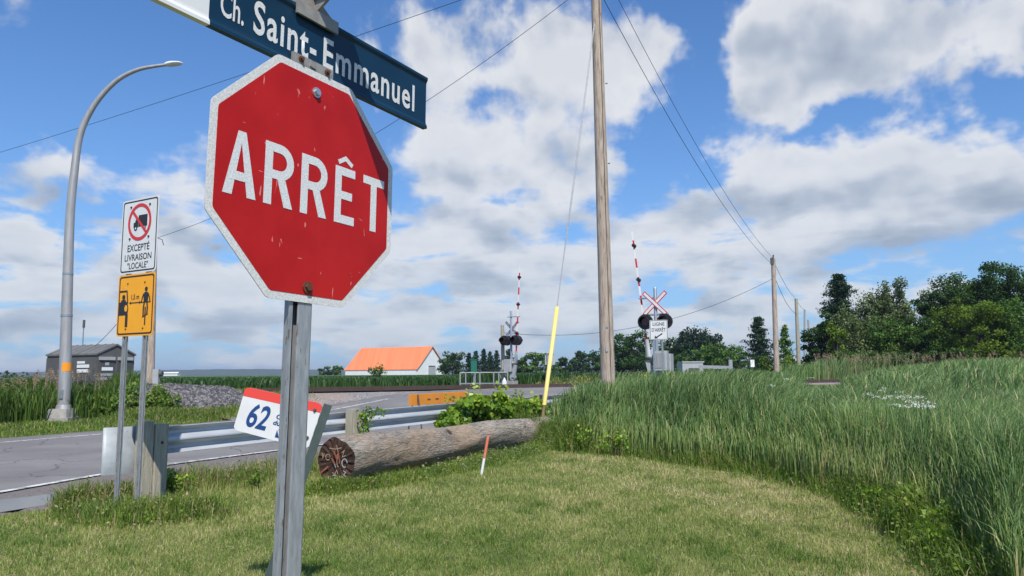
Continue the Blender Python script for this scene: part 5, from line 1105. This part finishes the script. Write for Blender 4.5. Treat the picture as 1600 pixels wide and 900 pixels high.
# climbing leaves in the reed edge and individual plants
for i, (px_, py_, Yd, rz_, n_, lab, m) in enumerate([
 (270, 765, 8.7, .20, 260, 'broad-leaved green plant at the foot of the first guardrail post', vinem),
 (398, 752, 9.2, .16, 150, 'small thistle-like plant in the grass left of the stop sign post', weedm),
 (965, 668, 12.6, .30, 260, 'yellow-green leafy bush at the left edge of the reeds', vinem),
 (905, 672, 13.2, .26, 150, 'sparse climbing leaves among the reeds beside the yellow guard', vinem),
 (1395, 800, 7.2, .24, 700, 'bushy yellow-green weed at the reed edge right of the lawn', vinem),
 (1440, 850, 6.3, .26, 800, 'low dark green weed cluster at lower right lawn edge', weedm),
 (1500, 880, 5.6, .26, 800, 'tall leafy weed nearest the lower right corner', vinem)]):
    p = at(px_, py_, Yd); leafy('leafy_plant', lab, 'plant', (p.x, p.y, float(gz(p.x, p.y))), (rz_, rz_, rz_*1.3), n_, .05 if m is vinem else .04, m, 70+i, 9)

# white umbels, daisies and small flowers
def umbels(name, label, pts, r_, kind='stuff', head=.05, m=floww, cat='flowers'):
    e = Bag(); st_ = Bag()
    C = []; P = []; H_ = []
    for (p, gz0, k, s_) in pts:
        for j in range(k):
            c_ = np.array(p)+r_.normal(0, s_*.5, 3)*np.array([1, .3, 1]); C.append(c_+r_.normal(0, 1, (26, 3))*np.array([head, head, head*.25]))
    C = np.vstack(C); e.add(leaves(C, np.full(len(C), head*.45), np.full(len(C), .5), r_, .9, 2)); return tag(e.build(name, m), label, cat, kind=kind)
r_ = np.random.default_rng(80); pts = []
for mx, my in [(1381, 606), (1379, 612), (1390, 618), (1383, 622), (1408, 612), (1413, 618), (1405, 622), (1419, 625), (1425, 628), (1430, 633), (1442, 622), (1444, 630), (1452, 626), (1454, 634), (1440, 636), (1415, 634), (1372, 618), (1357, 618), (1426, 620), (1395, 632)]:
    p = at(mx, my, min(9.0, 190/(my-578))); pts.append((p, 0, 1, .01))
umbels('white_flowers', 'cluster of white umbel flowers standing above the reeds', pts, r_, head=.016)
pts = [(at(mx, my, Yd), 0, 1, .01) for mx, my, Yd in ((1228, 592, 9), (1267, 592, 9), (1207, 603, 7.8), (1530, 576, 11), (1508, 577, 11), (1452, 756, 8), (1574, 744, 6), (1590, 805, 5.5), (1105, 690, 11.5), (1098, 700, 11.5), (1527, 829, 5.6))]
umbels('white_flowers', 'scattered single white flowers among the reeds', pts, r_, head=.02)
umbels('yellow_flower', 'single yellow lily flower above the reeds near the tall pole', [(at(1010, 587, 13.5), 0, 1, .01)], r_, None, .04, flowy)
pts = []
for k in range(150):
    q = r_.uniform(.8, 6); w_ = abs(r_.normal(.30, .22))+.30; x_ = lp.x+ld.x*q+lf_.x*w_; y_ = lp.y+ld.y*q+lf_.y*w_; pts.append(((x_, y_, r_.uniform(.06, .26)), 0, 1, .02))
umbels('daisies', 'small white daisies in the weeds beside the log', pts, r_, head=.009)
pts = []
for k in range(60):
    s_ = r_.uniform(-1, 6); x_, y_ = so_xy(s_, r_.normal(-.2, .2)); pts.append(((x_, y_, r_.uniform(.1, .42)), 0, 1, .02))
umbels('daisies', 'tiny white flowers along the guardrail foot', pts, r_, head=.008)

# ------------------------------------------------------------------ trees
def tree(px0, ytop, wpx, Yd, kind, m, label, group=None, name='tree', seed=0, dens=1.0, zb=None, low=.08, leaf=2.3):
    r_ = np.random.default_rng(1000+seed); wpx = wpx*(1.3 if Yd > 75 else 1.12); p = at(px0, 575, Yd); z0_ = float(gz(p.x, Yd)) if zb is None else zb; Ht = at(px0, ytop, Yd).z-z0_; Wd = wpx/FPX*Yd
    e = thing(name, label, 'tree', (p.x, Yd, z0_), 0, group); ls = leaf*Yd/736; area = wpx*(579-ytop)*.41; n = int(area*2.3*dens)+120; me = MB(); B = Bag()
    if kind == 'round' or kind == 'airy':
        nb = int(30+area/60); nb = min(nb, 170); nb = int(nb*(1.5 if kind == 'airy' else 1)); u = r_.normal(size=(nb, 3)); u /= np.linalg.norm(u, axis=1)[:, None]; rad_ = r_.uniform(.10, 1, nb)**.42
        u = np.sign(u)*np.abs(u)**.72; u /= (np.abs(u)**2.6).sum(1)[:, None]**(1/2.6)
        lob = 1+.12*np.sin(3*np.arctan2(u[:, 1], u[:, 0])+seed)+.12*np.sin(5*u[:, 2]+seed*2)+r_.normal(0, .06, nb)
        bc = u*(rad_*lob)[:, None]*np.array([Wd*.44, Wd*.40, Ht*(.5-low*.5)*.88]); bc[:, 2] += Ht*(.5+low*.5)
        if kind == 'airy': bc[:, 0] *= .80+.25*bc[:, 2]/Ht; bc[:, 2] = np.minimum(bc[:, 2], Ht*(1-.25*np.abs(bc[:, 0])/Wd*2*r_.uniform(.2, 1, nb)))
        br_ = r_.uniform(.08, .17, nb)*min(Wd, Ht)*(1.0 if kind == 'round' else .9); k = r_.integers(0, nb, n); d_ = r_.normal(size=(n, 3)); d_ /= np.linalg.norm(d_, axis=1)[:, None]
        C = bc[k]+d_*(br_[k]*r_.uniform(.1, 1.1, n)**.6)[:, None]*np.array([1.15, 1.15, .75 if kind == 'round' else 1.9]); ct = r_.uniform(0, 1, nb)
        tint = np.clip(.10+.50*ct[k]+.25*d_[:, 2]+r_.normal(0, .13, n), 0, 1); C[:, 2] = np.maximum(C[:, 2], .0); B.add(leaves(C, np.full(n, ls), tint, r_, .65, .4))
        me.tube([(0, 0, -.2), (Wd*.01, 0, Ht*.3), (0, 0, Ht*.62)], [Ht*.03, Ht*.022, Ht*.008], 8)
        for j in range(0, min(nb, 26)): s0_ = r_.uniform(.15, .5)*Ht; me.tube([(0, 0, s0_), bc[j]*.55+np.array([0, 0, s0_*.4]), bc[j]], [Ht*.012, Ht*.007, Ht*.002], 5)
    else:
        nl = int(14+Ht*2.0); C = []; dirs = []; T = []
        for i in range(nl):
            f = (i+r_.uniform(0, .9))/nl; zc = Ht*(low+(1-low)*f); rr = Wd*.66*(1-f)**.72*r_.uniform(.6, 1.15)+.03*Wd; kb = max(5, int(11*(1-f)+4))
            for b_ in range(kb):
                a_ = r_.uniform(0, 6.283); L_ = rr*r_.uniform(.55, 1.22); zc = min(Ht*.985, Ht*(low+(1-low)*f)+r_.normal(0, .022*Ht)); q = max(3, int(n/(nl*kb*.8))); s_ = r_.uniform(.1, 1, q)
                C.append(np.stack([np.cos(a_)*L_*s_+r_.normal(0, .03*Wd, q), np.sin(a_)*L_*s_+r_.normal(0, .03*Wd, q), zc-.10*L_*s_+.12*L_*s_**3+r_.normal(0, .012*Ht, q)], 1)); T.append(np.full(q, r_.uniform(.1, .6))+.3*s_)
        C = np.vstack(C); T = np.concatenate(T)+r_.normal(0, .1, len(C)); B.add(leaves(C, np.full(len(C), ls*1.15), np.clip(T, 0, 1), r_, .42, .2)); me.tube([(0, 0, -.2), (0, 0, Ht*.98)], [Ht*.022, Ht*.003], 8)
        for i in range(24):
            f = r_.uniform(.08, .9); a_ = r_.uniform(0, 6.28); L_ = Wd*.42*(1-f); me.tube([(0, 0, Ht*f), (math.cos(a_)*L_, math.sin(a_)*L_, Ht*f-.06*L_)], [Ht*.006, Ht*.002], 4)
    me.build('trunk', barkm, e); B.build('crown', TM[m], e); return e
sd = 0
# far row
FR = 'trees on the far horizon behind the crossing'
for px_, yt, wp, kd, m, lab in [
 (507, 573, 20, 'round', 'dark', 'small dark tree just left of the clump left of the barn'), (523, 570, 28, 'round', 'mid', 'round tree clump touching the left end of the barn'), (553, 572, 18, 'round', 'dark', 'low tree peeping over the barn\'s left eave'),
 (707, 548, 36, 'round', 'dark', 'broad dark tree right behind the barn\'s right end'), (733, 552, 15, 'cone', 'con', 'narrow dark spruce next to the broad tree right of the barn'), (744, 549, 15, 'cone', 'con', 'spruce directly above the green cabinet'), (756, 546, 16, 'cone', 'con', 'tallest narrow spruce of the row right of the green cabinet'),
 (766, 550, 14, 'cone', 'con', 'thin spruce second right of the green cabinet'), (776, 548, 15, 'cone', 'con', 'spruce just left of the dark service post'), (796, 546, 22, 'cone', 'con', 'spruce behind the far crossing signal mast'), (815, 556, 22, 'round', 'dark', 'low dark tree right of the far crossing signal'),
 (840, 549, 42, 'round', 'mid', 'rounded green tree left of the yellow guy guard'), (868, 560, 30, 'round', 'mid', 'low tree behind the yellow guy guard'), (888, 553, 26, 'round', 'dark', 'dark tree just right of the yellow guy guard'), (905, 549, 26, 'cone', 'con', 'pointed dark tree midway to the tall wooden pole'), (926, 547, 34, 'round', 'dark', 'dark tree touching the left side of the tall wooden pole')]:
    sd += 1; tree(px_, yt, wp, 170 if px_ > 600 else 230, kd, m, lab, FR, seed=sd, dens=1.5, low=.02)
MR = 'trees behind the near crossing signal'
for px_, yt, wp, Yd, kd, m, lab in [
 (966, 530, 46, 115, 'round', 'mid', 'green tree just right of the tall wooden pole'), (992, 519, 50, 112, 'round', 'dark', 'large dark tree left of the near crossing signal'), (1048, 528, 44, 120, 'round', 'dark', 'dark tree immediately right of the near crossing signal'),
 (1068, 519, 32, 118, 'cone', 'con', 'pine right of the stop line sign'), (1092, 514, 40, 122, 'airy', 'con', 'ragged tall pine above the white camper'), (1114, 520, 30, 120, 'airy', 'con', 'ragged smaller pine with drooping top'), (1082, 545, 60, 100, 'round', 'mid', 'olive bushy tree over the white camper'),
 (1133, 534, 62, 96, 'round', 'mid', 'wide rounded green tree left of the large spruce'), (1188, 496, 46, 90, 'cone', 'con', 'large shaggy spruce left of the pale pole'), (1229, 508, 26, 88, 'cone', 'mid', 'slim light green conifer right of the pale pole'), (1160, 556, 50, 80, 'round', 'dark', 'low dark tree at the spruce foot'),
 (1205, 553, 34, 62, 'round', 'bright', 'yellow-green shrub at the foot of the pale pole'), (1236, 556, 28, 60, 'round', 'bright', 'yellow-green shrub between the first and second receding poles')]:
    sd += 1; tree(px_, yt, wp, Yd, kd, m, lab, MR, seed=sd, dens=1.4, low=.02)
RR2 = 'trees beyond the railway on the right'
for px_, yt, wp, Yd, kd, m, lab in [
 (1318, 430, 84, 62, 'cone', 'con', 'tall dark conical cedar at the left of the right-hand trees'), (1285, 505, 62, 60, 'round', 'dark', 'dark low shrub behind the receding poles'), (1300, 478, 46, 59, 'round', 'dark', 'dark bushy growth on the cedar\'s left flank'), (1335, 480, 60, 57, 'airy', 'grey', 'thin grey-green brush leaning between cedar and willow'), (1310, 496, 26, 55, 'airy', 'bright', 'yellow-green vine column on the cedar'),
 (1372, 440, 66, 60, 'airy', 'grey', 'grey-green willow crown beside the cedar'), (1402, 432, 54, 59, 'airy', 'grey', 'ragged top of the willow leaning right'), (1385, 500, 90, 57, 'round', 'mid', 'lower bushy part of the willow clump'), (1345, 545, 90, 54, 'round', 'mid', 'undergrowth below cedar and willow'),
 (1436, 488, 66, 58, 'round', 'dark', 'dark bush between the willow and the big oak'), (1478, 440, 70, 60, 'round', 'dark', 'left lobe of the big dark oak'), (1512, 410, 92, 61, 'round', 'dark', 'top of the big dark oak right of the gap'), (1570, 404, 92, 60, 'round', 'dark', 'very dark tree at the top right corner of the wood'), (1622, 410, 80, 60, 'round', 'dark', 'dark tree cut by the right edge of the picture'),
 (1530, 456, 92, 53, 'round', 'bright', 'sunlit yellow-green maple in front of the dark oaks'), (1480, 500, 70, 55, 'round', 'mid', 'mid green bush left of the sunlit maple'), (1595, 470, 66, 52, 'airy', 'mid', 'green brush at the right edge in front of the dark tree'), (1410, 545, 90, 54, 'round', 'dark', 'dark undergrowth below the gap in the wood'), (1470, 545, 80, 52, 'round', 'dark', 'dark undergrowth at the maple\'s left foot'), (1585, 545, 80, 51, 'round', 'bright', 'bright shrub at the right edge above the reeds')]:
    sd += 1; tree(px_, yt, wp, Yd, kd, m, lab, RR2, seed=sd, dens=1.5 if kd != 'airy' else 1.25, low=0.0)
tree(590, 571, 30, 44, 'airy', 'mid', 'small bushy sapling at the corn edge in front of the barn', seed=99, dens=2.2, low=.15, leaf=2.0)
# low wooded hills on the horizon
me = MB(); r_ = np.random.default_rng(90); xs = np.linspace(-3200, 2600, 260); V = []
hh2 = 9+16*np.clip(vn(xs, xs*0, .0016, 5)+.35, 0, 2)+r_.uniform(0, 3.5, len(xs))
for x_, h_ in zip(xs, hh2): V += [(x_, 2500, 0), (x_, 2500, max(h_, 6)), (x_, 3100, max(h_, 6)*1.05), (x_, 3100, 0)]
me.add(V, [(4*i+j, 4*i+4+j, 4*i+5+j, 4*i+1+j) for i in range(len(xs)-1) for j in range(3)], 0); tag(me.build('hills', hillm), kind='structure')
# hedgerow clumps on the left horizon
sd = 200
for px_, yt, wp, Yd, lab in [(10, 578, 60, 160, 'dark hedge tree at the left edge of the horizon'), (52, 580, 50, 170, 'second dark hedge tree from the left on the horizon')]:
    sd += 1; tree(px_, yt, wp, Yd, 'round', 'dark', lab, 'hedge trees on the left horizon', seed=sd, dens=1.5, low=0)

# ------------------------------------------------------------------ air between here and the hills

# ------------------------------------------------------------------ the air
hz = bpy.data.materials.new('haze_air'); hz.use_nodes = True; n = NT(hz.node_tree); n.n.clear(); ho = n.new('ShaderNodeOutputMaterial'); hv = n.new('ShaderNodeVolumePrincipled')
hv.inputs['Color'].default_value = (.78, .86, 1, 1); hv.inputs['Density'].default_value = .00022; hv.inputs['Anisotropy'].default_value = .2; n.l.new(hv.outputs[0], ho.inputs['Volume'])
hb = MB().box((0, 0, 19), (14000, 14000, 42)).build('haze', hz); tag(hb, kind='stuff')
